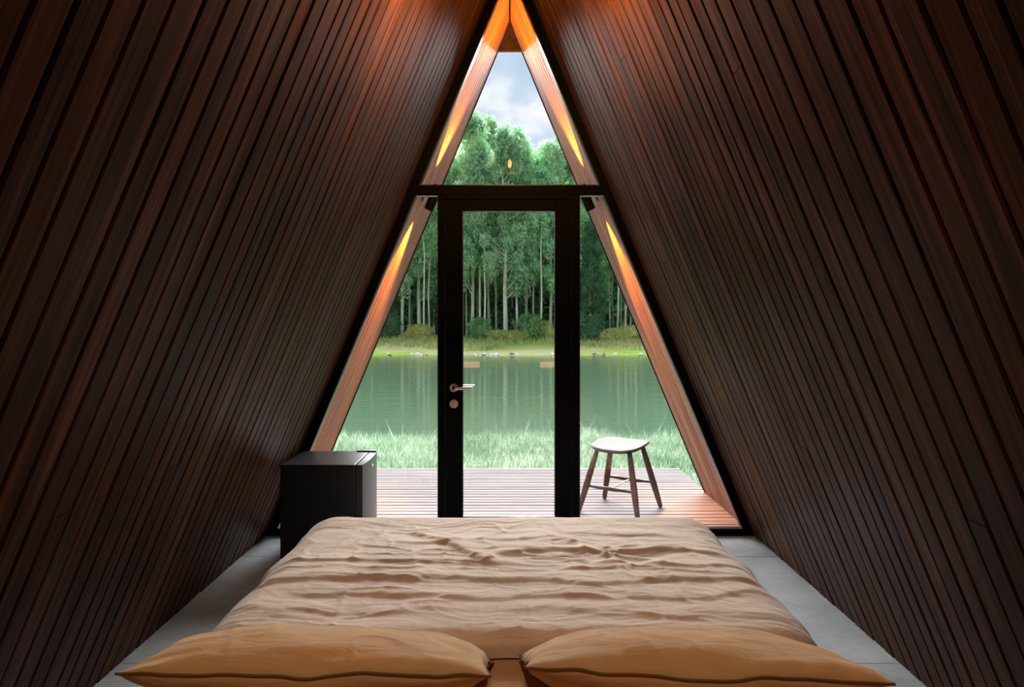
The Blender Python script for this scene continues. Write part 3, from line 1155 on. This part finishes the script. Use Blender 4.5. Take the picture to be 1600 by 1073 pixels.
SV = {'yellow': shrub_variant(31, 'leaf_yellow'), 'fresh': shrub_variant(32, 'leaf_fresh'), 'dark': shrub_variant(33, 'leaf_dark')}
for kind, px, y, r, h, lb in (
        ('yellow', 655, 52, 1.1, 1.2, 'yellow-green shrub at the shore in the left side window'),
        ('fresh', 748, 51.5, 1.0, 1.7, 'round fresh green shrub below the trunks in the left half of the door glass'),
        ('yellow', 782, 51, 1.2, 0.8, 'low yellow shrub under the thick central trunk'),
        ('fresh', 826, 51.5, 1.2, 2.0, 'bushy green shrub right of the bright trunk in the door glass'),
        ('yellow', 806, 50.5, 1.0, 0.8, 'low yellow shrub between the central trunk and the bushy green shrub'),
        ('yellow', 850, 52, 0.9, 1.5, 'yellowish shrub beside the right door stile'),
        ('dark', 918, 51, 1.3, 1.9, 'dark green shrub just right of the door frame'),
        ('yellow', 962, 51, 1.5, 1.0, 'wide low yellow shrub under the bare trunks in the right side window'),
        ('yellow', 988, 52, 1.1, 1.1, 'yellow shrub by the right roof slope'),
        ('dark', 603, 53, 1.3, 1.9, 'dark shrub at the left edge of the view below the young tree'),
        ('fresh', 566, 52, 1.3, 1.6, 'green shrub hidden by the left roof slope'),
        ('fresh', 1030, 52, 1.3, 1.6, 'green shrub hidden by the right roof slope')):
    x = px_to_x(px, y)
    s = empty('shrub', (x, y, far_z(x, y)), rt.uniform(0, 6.28))
    s.scale = (r, r, h)
    tag(s, lb, 'shrub', 'shrubs on the far shore')
    fol, st = SV[kind]
    link_mesh('foliage', fol, None, s)
    link_mesh('stems', st, None, s)

# ------------------------------------------------------------------ up-and-down spotlights on the overhang
for side, lb in ((-1, 'black tilted spotlight fixed under the left roof overhang outside the glass'),
                 (1, 'black tilted spotlight fixed under the right roof overhang outside the glass')):
    yL, zL = 4.81, 2.236
    d = 0.068                                      # axis to boards
    axis = Vector((-side * SIN, 0, COS))
    nrm = Vector((-side * COS, 0, -SIN))
    c = Vector((side * TAN * (APEX - zL), yL, zL)) + nrm * d
    t = empty('outdoor_spotlight', c)
    tag(t, lb, 'light', 'spotlights on the roof overhang')
    ax4 = axis.to_track_quat('Z', 'Y').to_matrix().to_4x4()
    bm = bmesh.new()
    add_lathe(bm, [(0.024, -0.086), (0.031, -0.092), (0.034, -0.088), (0.034, 0.088), (0.031, 0.092), (0.024, 0.086)], 28, ax4)
    bm_obj('body', bm, M['black_metal'], t)
    for s in (-1, 1):
        bm = bmesh.new()
        add_lathe(bm, [(0, s * 0.076), (0.025, s * 0.076), (0.025, s * 0.079), (0, s * 0.079)], 24, ax4)
        bm_obj('lens', bm, M['lens'], t)
        ld = bpy.data.lights.new('spot_beam', 'SPOT')
        ld.energy = SPOT_W
        ld.color = (1.0, 0.34, 0.04)
        ld.spot_size = math.radians(52)
        ld.spot_blend = 0.9
        ld.shadow_soft_size = 0.012
        lo = bpy.data.objects.new('spot_beam', ld)
        COL.objects.link(lo)
        lo.parent = t
        lo.location = axis * (s * 0.096)
        aim = (axis * s - nrm * 0.06).normalized()        # turned a little towards the boards
        lo.rotation_euler = (-aim).to_track_quat('Z', 'Y').to_euler()
    # bracket: plate on the boards and a short arm
    bm = bmesh.new()
    w = Vector((0, 1, 0))
    for (a0, a1, b0, b1, n0, n1) in ((-0.05, 0.05, -0.025, 0.025, 0.03, 0.034), (-0.012, 0.012, -0.012, 0.012, 0.0, 0.031)):
        vs = []
        for nn in (n0, n1):
            for (aa, bb) in ((a0, b0), (a1, b0), (a1, b1), (a0, b1)):
                vs.append(bm.verts.new(axis * aa + w * bb - nrm * (nn + 0.034)))
        for q in ((0, 1, 2, 3), (7, 6, 5, 4), (0, 4, 5, 1), (1, 5, 6, 2), (2, 6, 7, 3), (3, 7, 4, 0)):
            bm.faces.new([vs[i] for i in q])
    bm_obj('bracket', bm, M['black_metal'], t)

# ------------------------------------------------------------------ pendant hanging from the ridge (seen mirrored in the upper pane)
pz = 2.645
pn = empty('pendant_lamp', (0, 2.65, pz))
tag(pn, 'glowing candle bulb in a small brass ring hung from the ridge, mirrored in upper window', 'lamp')
bm = bmesh.new()
ring = [(0.075 * math.cos(2 * PI * k / 36), 0.075 * math.sin(2 * PI * k / 36), 0.004) for k in range(37)]
add_tube(bm, ring, 0.003, 8, caps=False)
for k in range(3):
    a = 2 * PI * k / 3 + 0.5
    add_tube(bm, [(0.012 * math.cos(a), 0.012 * math.sin(a), 0.008), (0.075 * math.cos(a), 0.075 * math.sin(a), 0.004)], 0.002, 6)
bm_obj('ring', bm, M['brass'], pn)
bm = bmesh.new()
add_lathe(bm, [(0, 0.002), (0.03, 0.003), (0.05, 0.010), (0.052, 0.013), (0.05, 0.013), (0.03, 0.006), (0, 0.005)], 32)
bm_obj('drip_dish', bm, M['brass'], pn, smooth=True)
bm = bmesh.new()
add_lathe(bm, [(0, 0.006), (0.009, 0.006), (0.009, 0.026), (0.007, 0.034), (0, 0.034)], 20)
bm_obj('socket', bm, M['brass'], pn)
bm = bmesh.new()
add_lathe(bm, [(0.008, 0.034), (0.016, 0.05), (0.019, 0.066), (0.016, 0.085), (0.008, 0.102), (0, 0.112)], 20)
bm_obj('bulb', bm, M['bulb'], pn, smooth=True)
for k in range(3):
    a = 2 * PI * k / 3 + 0.5
    bm = bmesh.new()
    add_tube(bm, [(0.074 * math.cos(a), 0.074 * math.sin(a), 0.01), (0.01 * math.cos(a), 0.01 * math.sin(a), 0.45)], 0.0015, 6)
    bm_obj('wire', bm, M['brass'], pn)
bm = bmesh.new()
add_tube(bm, [(0, 0, 0.45), (0, 0, APEX - 0.016 - pz)], 0.003, 8)
add_lathe(bm, [(0, 0.44), (0.012, 0.445), (0.012, 0.465), (0, 0.47)], 16)
bm_obj('cord', bm, M['black_metal'], pn)
for k in range(9):                                   # the glowing filament coil, as a cluster of points
    ld = bpy.data.lights.new('bulb_light', 'POINT')
    ld.energy = BULB_W / 9
    ld.color = WARM
    ld.shadow_soft_size = 0.0
    lo = bpy.data.objects.new('bulb_light', ld)
    COL.objects.link(lo)
    lo.parent = pn
    lo.location = (0.016 * math.cos(k * 2.4), 0.016 * math.sin(k * 2.4), 0.056 + 0.004 * k)

# ------------------------------------------------------------------ wall lamps behind the camera, mirrored in the door glass
for side, lb in ((-1, 'wide warm wall lamp on the back wall, mirrored at left in the door glass'),
                 (1, 'wide warm wall lamp on the back wall, mirrored at right in the door glass')):
    s = empty('wall_lamp', (side * 0.60, Y_BACK, 0.745))
    tag(s, lb, 'lamp', 'bedside wall lamps')
    box_obj('back_plate', (-0.08, 0.08, 0.0, 0.012, -0.04, 0.06), M['black_metal'], s, bev=0.003)
    box_obj('arm', (-0.012, 0.012, 0.012, 0.075, 0.0, 0.02), M['black_metal'], s, bev=0.003)
    box_obj('shade', (-0.19, 0.19, 0.075, 0.16, -0.035, 0.045), M['sconce_glow'], s, bev=0.01)

# assumed downlight, out of view under the ridge, added to warm the pillows
dl = empty('assumed_ceiling_spotlight', (0, 0.3, 2.86))
tag(dl, 'assumed black ceiling spotlight hung unseen from the ridge, added to warm the pillows', 'light')
aim = (Vector((0, 1.75, 0.5)) - Vector((0, 0.3, 2.86))).normalized()
am = aim.to_track_quat('Z', 'Y').to_matrix().to_4x4()
bm = bmesh.new()
add_lathe(bm, [(0, -0.10), (0.03, -0.10), (0.034, -0.095), (0.034, 0.04), (0.031, 0.045), (0.026, 0.04), (0.024, 0.0), (0, 0.0)], 28, am)
bm_obj('body', bm, M['black_metal'], dl)
bm = bmesh.new()
add_tube(bm, [(0, 0, 0), (0, 0, APEX - 0.016 - 2.86)], 0.008, 10)
bm_obj('stem', bm, M['black_metal'], dl)
ld = bpy.data.lights.new('assumed_down_beam', 'SPOT')
ld.energy = DOWN_W
ld.color = (1.0, 0.70, 0.43)
ld.spot_size = math.radians(66)
ld.spot_blend = 0.8
ld.shadow_soft_size = 0.03
lo = bpy.data.objects.new('assumed_down_beam', ld)
COL.objects.link(lo)
lo.parent = dl
lo.location = aim * 0.05
lo.rotation_euler = (-aim).to_track_quat('Z', 'Y').to_euler()

# ------------------------------------------------------------------ minibar fridge
FX0, FX1, FY0, FY1, FH = -1.282, -0.81, 3.812, 4.222, 0.54
fr_ = empty('minibar_fridge', ((FX0 + FX1) / 2, (FY0 + FY1) / 2, 0))
tag(fr_, 'matt black minibar fridge on the floor by the left wall and the glass', 'fridge')
hx_, hy_ = (FX1 - FX0) / 2, (FY1 - FY0) / 2
DT = 0.05
box_obj('body', (-hx_, hx_ - DT - 0.005, -hy_, hy_, 0.014, FH), M['fridge_black'], fr_, bev=0.004)
box_obj('gasket', (hx_ - DT - 0.006, hx_ - DT + 0.001, -hy_ + 0.012, hy_ - 0.012, 0.025, FH - 0.012), M['dark_backing'], fr_)
# door with a gently bowed front
bm = bmesh.new()
nseg = 12
prof = [(hx_ - DT, -hy_), (hx_ - DT, hy_)]
prof = [(hx_ - DT, hy_), (hx_ - DT, -hy_)] + [(hx_ - 0.012 + 0.012 * (1 - (2 * k / nseg - 1) ** 2), -hy_ + 2 * hy_ * k / nseg) for k in range(nseg + 1)]
lo_ = [bm.verts.new((x, y, 0.02)) for x, y in prof]
hi_ = [bm.verts.new((x, y, FH - 0.001)) for x, y in prof]
bm.faces.new(lo_)
bm.faces.new(hi_[::-1])
for k in range(len(prof)):
    j = (k + 1) % len(prof)
    bm.faces.new((lo_[k], lo_[j], hi_[j], hi_[k]))
bmesh.ops.bevel(bm, geom=[e for e in bm.edges if abs(e.verts[0].co.z - e.verts[1].co.z) < 1e-6], offset=0.003, segments=2, affect='EDGES')
fd = bm_obj('door', bm, M['fridge_door'], fr_)
tag(fd, label='dark grey fridge door with a bowed front')
bm = bmesh.new()
add_lathe(bm, [(0, 0), (0.011, 0), (0.0105, 0.0018), (0, 0.0022)], 24,
          Matrix.Translation((hx_ - 0.001, 0.02, FH - 0.05)) @ Matrix.Rotation(PI / 2, 4, 'Y') @ Matrix.Diagonal((0.8, 1.5, 1, 1)))
tag(bm_obj('badge', bm, M['silver'], fd), label='small oval silver badge')
box_obj('hinge_cover', (hx_ - 0.13, hx_ - 0.012, hy_ - 0.035, hy_ - 0.006, FH, FH + 0.008), M['fridge_black'], fr_, bev=0.003)
for sx in (-1, 1):
    for sy in (-1, 1):
        bm = bmesh.new()
        add_lathe(bm, [(0, 0), (0.016, 0), (0.016, 0.014), (0, 0.014)], 16, Matrix.Translation((sx * (hx_ - 0.08), sy * (hy_ - 0.05), 0)))
        bm_obj('foot', bm, M['fridge_black'], fr_)

# ------------------------------------------------------------------ stool on the deck
ST = empty('stool', (0.785, 4.858, 0.0), math.radians(-33))
tag(ST, 'dark walnut stool with saddle seat and four splayed legs on the deck', 'stool')


def seat_z(u, v):
    return 0.466 + 0.012 * abs(u) ** 2.2 + 0.012 * v - 0.004 * (1 - min(1, u * u + v * v))


bm = bmesh.new()
NU, NR = 64, 10
SA, SB = 0.182, 0.19
top = []
for r in range(NR + 1):
    rr = r / NR
    ring = []
    for k in range(NU if r else 1):
        a = 2 * PI * k / NU
        ca, sa = math.cos(a), math.sin(a)
        e = 2 / 3.4
        u = rr * math.copysign(abs(ca) ** e, ca)
        v = rr * math.copysign(abs(sa) ** e, sa)
        ring.append((u, v))
    top.append(ring)
lay = {}
for nm, dz, sc in (('t', 0.0, 1.0), ('b', -0.024, 0.93)):
    rings = []
    for ring in top:
        rings.append([bm.verts.new((u * SA * sc, v * SB * sc, seat_z(u, v) + dz)) for u, v in ring])
    lay[nm] = rings
    for r in range(NR):
        A, B = rings[r], rings[r + 1]
        for k in range(NU):
            j = (k + 1) % NU
            if len(A) == 1:
                bm.faces.new((A[0], B[k], B[j]))
            else:
                bm.faces.new((A[k], A[j], B[j], B[k]))
mid = [bm.verts.new((u * SA * 1.012, v * SB * 1.012, seat_z(u, v) - 0.009)) for u, v in top[-1]]
for k in range(NU):
    j = (k + 1) % NU
    bm.faces.new((lay['t'][-1][k], lay['t'][-1][j], mid[j], mid[k]))
    bm.faces.new((mid[k], mid[j], lay['b'][-1][j], lay['b'][-1][k]))
M['seat_wood_glare'] = wood_mat('walnut_seat_glare', lin(40, 37, 37), lin(62, 59, 60), lin(80, 78, 80), rough=0.6, vary=0.1, scale=1.6, spec=0.08)  # walnut greyed: the bluish sky glare is put into the base colour
bm_obj('seat', bm, M['seat_wood_glare'], ST, smooth=True)
LEGT, LEGB = (0.118, 0.115), (0.222, 0.212)
legs = {}
for sx in (-1, 1):
    for sy in (-1, 1):
        a = Vector((sx * LEGT[0], sy * LEGT[1], 0.455))
        b_ = Vector((sx * LEGB[0], sy * LEGB[1], 0.003))
        legs[sx, sy] = (a, b_)
        bm = bmesh.new()
        P = [a.lerp(b_, t) for t in (0, 0.25, 0.6, 0.9, 0.985, 1.0)]
        add_tube(bm, P, [0.016, 0.020, 0.0225, 0.018, 0.016, 0.011], 16)
        bm_obj('leg', bm, M['stool_wood'], ST, smooth=True)
mids = {}
for sy in (-1, 1):
    q0 = legs[-1, sy][0].lerp(legs[-1, sy][1], 0.6)
    q1 = legs[1, sy][0].lerp(legs[1, sy][1], 0.6)
    bm = bmesh.new()
    add_tube(bm, [q0.lerp(q1, t) for t in (0, 0.15, 0.35, 0.5, 0.65, 0.85, 1)], [0.008, 0.010, 0.0125, 0.0135, 0.0125, 0.010, 0.008], 14)
    bm_obj('stretcher', bm, M['stool_wood'], ST, smooth=True)
    mids[sy] = (q0 + q1) / 2
bm = bmesh.new()
add_tube(bm, [mids[-1], mids[1]], 0.0045, 10)
tag(bm_obj('tie_rod', bm, M['steel'], ST), label='thin steel tie rod')

# ------------------------------------------------------------------ bed
BY0, BY1, BW = 1.02, 3.10, 0.88
bed = empty('bed', (0, (BY0 + BY1) / 2, 0))
tag(bed, 'low double bed facing the glass door, under camel linen bedding', 'bed')
yc = (BY0 + BY1) / 2
box_obj('bed_base', (-BW + 0.04, BW - 0.04, BY0 - yc, BY1 - yc - 0.04, 0.06, 0.2), M['bed_wood'], bed, bev=0.006)
for sx in (-1, 1):
    for sy in (-1, 1):
        box_obj('leg', (sx * 0.7 - 0.03, sx * 0.7 + 0.03, sy * 0.9 - 0.03, sy * 0.9 + 0.03, 0.0, 0.06), M['bed_wood'], bed, bev=0.004)
box_obj('mattress', (-BW + 0.015, BW - 0.015, BY0 - yc, BY1 - yc - 0.02, 0.2, 0.355), M['mattress'], bed, bev=0.05, seg=4)
# fitted sheet over the head half of the mattress
bm = bmesh.new()
add_box(bm, -BW + 0.01, BW - 0.01, BY0 - yc - 0.005, 2.2 - yc, 0.24, 0.362, bev=0.045, seg=5)
bm_obj('fitted_sheet', bm, M['sheet'], bed, smooth=True)

# duvet
NXD, NYD = 300, 260
R_S, R_F, R_H = 0.16, 0.12, 0.055
XF = 0.775                          # half width of the flat top
YF, YN = 3.06, 2.02                 # flat top from the head edge to the foot
ZT = 0.462


def fold1d(s, flat, R, drop):
    """Arc length s from the middle -> (position, fall): flat, quarter round, straight down."""
    a = np.abs(s)
    out = np.empty_like(a)
    fall = np.zeros_like(a)
    m1 = a <= flat
    out[m1] = a[m1]
    th = np.clip((a - flat) / R, 0, PI / 2)
    m2 = ~m1
    out[m2] = flat + R * np.sin(th[m2])
    fall[m2] = R * (1 - np.cos(th[m2]))
    ex = np.clip(a - flat - R * PI / 2, 0, drop)
    fall += ex
    out += 0.05 * ex * 0
    return np.sign(s) * out, fall


su = np.linspace(-(XF + R_S * PI / 2 + 0.12), XF + R_S * PI / 2 + 0.12, NXD)
tv = np.linspace(YN - R_H * PI / 2 - 0.035, YF + R_F * PI / 2 + 0.2, NYD)
Xs, Fx = fold1d(su, XF, R_S, 0.2)
ym = (YN + YF) / 2
hl = (YF - YN) / 2
tt = tv - ym
Yp = np.empty_like(tt)
Fy = np.empty_like(tt)
a_, f_ = fold1d(np.where(tt > 0, tt, 0), hl, R_F, 0.25)
b2, f2 = fold1d(np.where(tt < 0, tt, 0), hl, R_H, 0.06)
Yp = ym + a_ + b2
Fy = f_ + f2
GX, GY = np.meshgrid(Xs, Yp)
SX, TY = np.meshgrid(su, tv)
FX, FY = np.meshgrid(Fx, Fy)


def vnoise(x, y, seed):
    """Smooth value noise on a hashed grid, -1..1."""
    rng = np.random.default_rng(seed)
    tab = rng.uniform(-1, 1, (256, 256))
    xi, yi = np.floor(x).astype(int), np.floor(y).astype(int)
    fx, fy = x - xi, y - yi
    fx, fy = fx * fx * fx * (fx * (fx * 6 - 15) + 10), fy * fy * fy * (fy * (fy * 6 - 15) + 10)
    g = lambda i, j: tab[i % 256, j % 256]
    return (g(xi, yi) * (1 - fx) + g(xi + 1, yi) * fx) * (1 - fy) + (g(xi, yi + 1) * (1 - fx) + g(xi + 1, yi + 1) * fx) * fy


wx = SX + 0.10 * vnoise(SX * 3, TY * 3, 1) + 0.03 * vnoise(SX * 9, TY * 9, 2)
wy = TY + 0.08 * vnoise(SX * 2.4, TY * 3, 3) + 0.03 * vnoise(SX * 8, TY * 9, 4)
disp = 0.007 * vnoise(wx * 2.0, wy * 3.4, 5)
rid = lambda x, y, s: 1 - np.abs(vnoise(x, y, s)) * 2
mask = 0.5 + 0.5 * vnoise(SX * 2.3 + 7, TY * 2.3, 12)
disp += 0.0046 * np.clip(rid(wx * 2.3, wy * 8.5, 6), 0, 1) ** 3 * (0.3 + 0.9 * mask)
disp += 0.0075 * np.clip(rid(wx * 4.5, wy * 11, 7), 0, 1) ** 3 * (0.12 + mask ** 2 * 1.2)
disp += 0.0022 * vnoise(wx * 10, wy * 22, 8) + 0.0028 * np.clip(rid(wx * 16 + wy * 6, wy * 30, 18), 0, 1) ** 3 * (1 - 0.6 * mask) + 0.005 * np.clip(rid(wx * 8, wy * 22, 17), 0, 1) ** 3 * mask
# quilting tucks running across, and a crumpled knot right of the middle
knot = np.exp(-(((SX - 0.45) / 0.27) ** 2 + ((TY - 2.62) / 0.15) ** 2))
ang = np.arctan2(TY - 2.62, SX - 0.40)
disp += 0.004 * knot * np.sin(ang * 7 + 5 * vnoise(SX * 6, TY * 6, 9))
disp += 0.016 * knot * np.clip(rid(wx * 6 + wy * 3, wy * 8, 10), 0, 1) ** 2


def crease(x0, y0, x1, y1, hgt, wfar, wnear, wob, seed):
    """A fold from (x0,y0) to (x1,y1): steep face towards the head, slow fall towards the foot."""
    L = math.hypot(x1 - x0, y1 - y0)
    ux, uy = (x1 - x0) / L, (y1 - y0) / L
    s = (SX - x0) * ux + (TY - y0) * uy
    q = -(SX - x0) * uy + (TY - y0) * ux
    q = q + wob * vnoise(s * 4 + seed, s * 0 + seed, seed) + 0.35 * wob * vnoise(s * 13, s * 0 + 3, seed + 1)
    env = np.clip(s / 0.15, 0, 1) * np.clip((L - s) / 0.15, 0, 1)
    env = env * env * (3 - 2 * env)
    return hgt * env * np.where(q > 0, np.exp(-(q / wfar) ** 2), np.exp(-(q / wnear) ** 2))


for c_ in ((-0.95, 2.33, 0.98, 2.36, 0.030, 0.13, 0.030, 0.035, 40),
           (-0.80, 2.22, 0.35, 2.20, 0.018, 0.09, 0.022, 0.03, 42),
           (0.10, 2.21, 0.95, 2.25, 0.016, 0.07, 0.022, 0.03, 44),
           (-0.47, 2.93, 0.02, 2.44, 0.030, 0.07, 0.022, 0.03, 46),
           (-0.12, 2.60, 0.90, 2.62, 0.020, 0.07, 0.02, 0.03, 48),
           (-0.90, 2.52, -0.05, 2.47, 0.016, 0.06, 0.02, 0.03, 50),
           (0.15, 2.50, 0.95, 2.46, 0.018, 0.06, 0.018, 0.03, 52),
           (-0.55, 2.74, 0.25, 2.79, 0.014, 0.05, 0.02, 0.03, 54),
           (0.10, 2.86, 0.75, 2.80, 0.012, 0.05, 0.02, 0.03, 56),
           (-0.95, 2.12, 0.95, 2.10, 0.014, 0.06, 0.03, 0.03, 58)):
    disp += 0.46 * crease(*c_[:6], c_[6] * 0.7, *c_[7:])
# side pleats where it hangs
hang = np.clip((FX + FY) / 0.2, 0, 1)
soft = 1 - 0.75 * np.clip((FX + FY) / 0.05, 0, 1)
pleat = 0.010 * hang * np.sin((SX * 6 + TY * 30) + 3 * vnoise(SX * 3, TY * 4, 11))
foot_calm = 1 - 0.6 * np.clip((TY - 2.95) / 0.12, 0, 1)
Z = ZT - np.minimum(FX + FY, 0.30) + (disp - 0.012) * soft * foot_calm
X = GX + np.sign(SX) * pleat * (FX > 0.02) + np.sign(SX) * 0.012 * vnoise(TY * 5, SX * 0 + 1, 13) * np.clip(FX / 0.05, 0, 1)
Y = GY + 0.02 * vnoise(SX * 2.2, TY * 0 + 2, 14) * np.clip(FY / 0.03, 0, 1) * 1.0 + 0.008 * vnoise(SX * 9, TY * 0, 15) * np.clip(FY / 0.03, 0, 1)
v = np.stack([X, Y, Z], 2).reshape(-1, 3)
idx = np.arange(NXD * NYD).reshape(NYD, NXD)
f = np.stack([idx[:-1, :-1], idx[:-1, 1:], idx[1:, 1:], idx[1:, :-1]], 2).reshape(-1, 4)
me = tri_mesh('duvet', v, f, M['duvet'], 4)
dv = link_mesh('duvet', me, None, None, smooth=True)
tag(dv, 'rumpled camel linen duvet spread over the bed, hanging at the sides', 'duvet')


# pillows
def pillow(name, x, y, z, w, d, pitch, roll, seed, label):
    N = 110
    u = np.linspace(-1, 1, N)
    U, V = np.meshgrid(u, u)
    edge = (1 - np.abs(U) ** 2.6) * (1 - np.abs(V) ** 2.4)
    th = np.clip(edge, 0, 1) ** 0.52
    # sides drawn in, corners left as points
    PX = U * (w / 2) * (1 - 0.045 * (1 - V * V))
    PY = V * (d / 2) * (1 - 0.085 * (1 - U * U) ** 1.0 * 0.6)
    wr = 0.007 * vnoise(U * 2.2 + seed, V * 2.6, seed) + 0.0022 * vnoise(U * 6, V * 5 + seed, seed + 1)
    rdg = np.clip(1 - np.abs(vnoise(U * 4.2 + 0.6 * V + seed, V * 2.6, seed + 2)) * 2.4, 0, 1) ** 2
    cw = np.clip(np.abs(U) * 1.4 - 0.5, 0, 1)
    pull = 0.012 * cw * np.sin(V * 16 + 4 * vnoise(U * 3, V * 3, seed + 3))
    damp = np.clip(edge * 4, 0, 1)
    top = 0.094 * th + (wr + 0.0035 * rdg + pull * 0.35) * damp
    bot = -0.085 * th
    EZ = 0.010 * vnoise(U * 2.3 + seed, V * 2.3, seed + 5) + 0.004 * vnoise(U * 7, V * 7 + seed, seed + 6)
    EZ = EZ * (1 - np.clip(edge * 2.5, 0, 1))
    top, bot = top + EZ, bot + EZ
    vt = np.stack([PX, PY, top], 2).reshape(-1, 3)
    vb = np.stack([PX, PY, bot], 2).reshape(-1, 3)
    idx = np.arange(N * N).reshape(N, N)
    ft = np.stack([idx[:-1, :-1], idx[:-1, 1:], idx[1:, 1:], idx[1:, :-1]], 2).reshape(-1, 4)
    fb = ft[:, ::-1] + N * N
    me = tri_mesh('cover', np.concatenate([vt, vb]), np.concatenate([ft, fb]), M['pillow'], 4)
    bm = bmesh.new()
    bm.from_mesh(me)
    bmesh.ops.remove_doubles(bm, verts=bm.verts, dist=0.0004)
    bm.to_mesh(me)
    bm.free()
    t = empty(name, (x, y, z))
    t.rotation_euler = (pitch, roll, 0)
    tag(t, label, 'pillow', 'pillows on the bed')
    link_mesh('cover', me, None, t, smooth=True)
    ring = [(k, 0) for k in range(N)] + [(N - 1, k) for k in range(1, N)] + [(k, N - 1) for k in range(N - 2, -1, -1)] + [(0, k) for k in range(N - 2, 0, -1)]
    pts = [Vector((PX[j, i], PY[j, i], EZ[j, i])) for i, j in ring][::2]
    bm = bmesh.new()
    add_tube(bm, pts + [pts[0]], 0.0035, 6, caps=False)
    bm_obj('piping', bm, M['piping'], t, smooth=True)
    return t


pillow('pillow', -0.465, 1.745, 0.462, 0.84, 0.46, math.radians(-22), math.radians(1.0), 60, 'ochre linen pillow at the left of the bed')
pillow('pillow', 0.445, 1.740, 0.460, 0.83, 0.46, math.radians(-22), math.radians(1.6), 70, 'ochre linen pillow at the right of the bed')
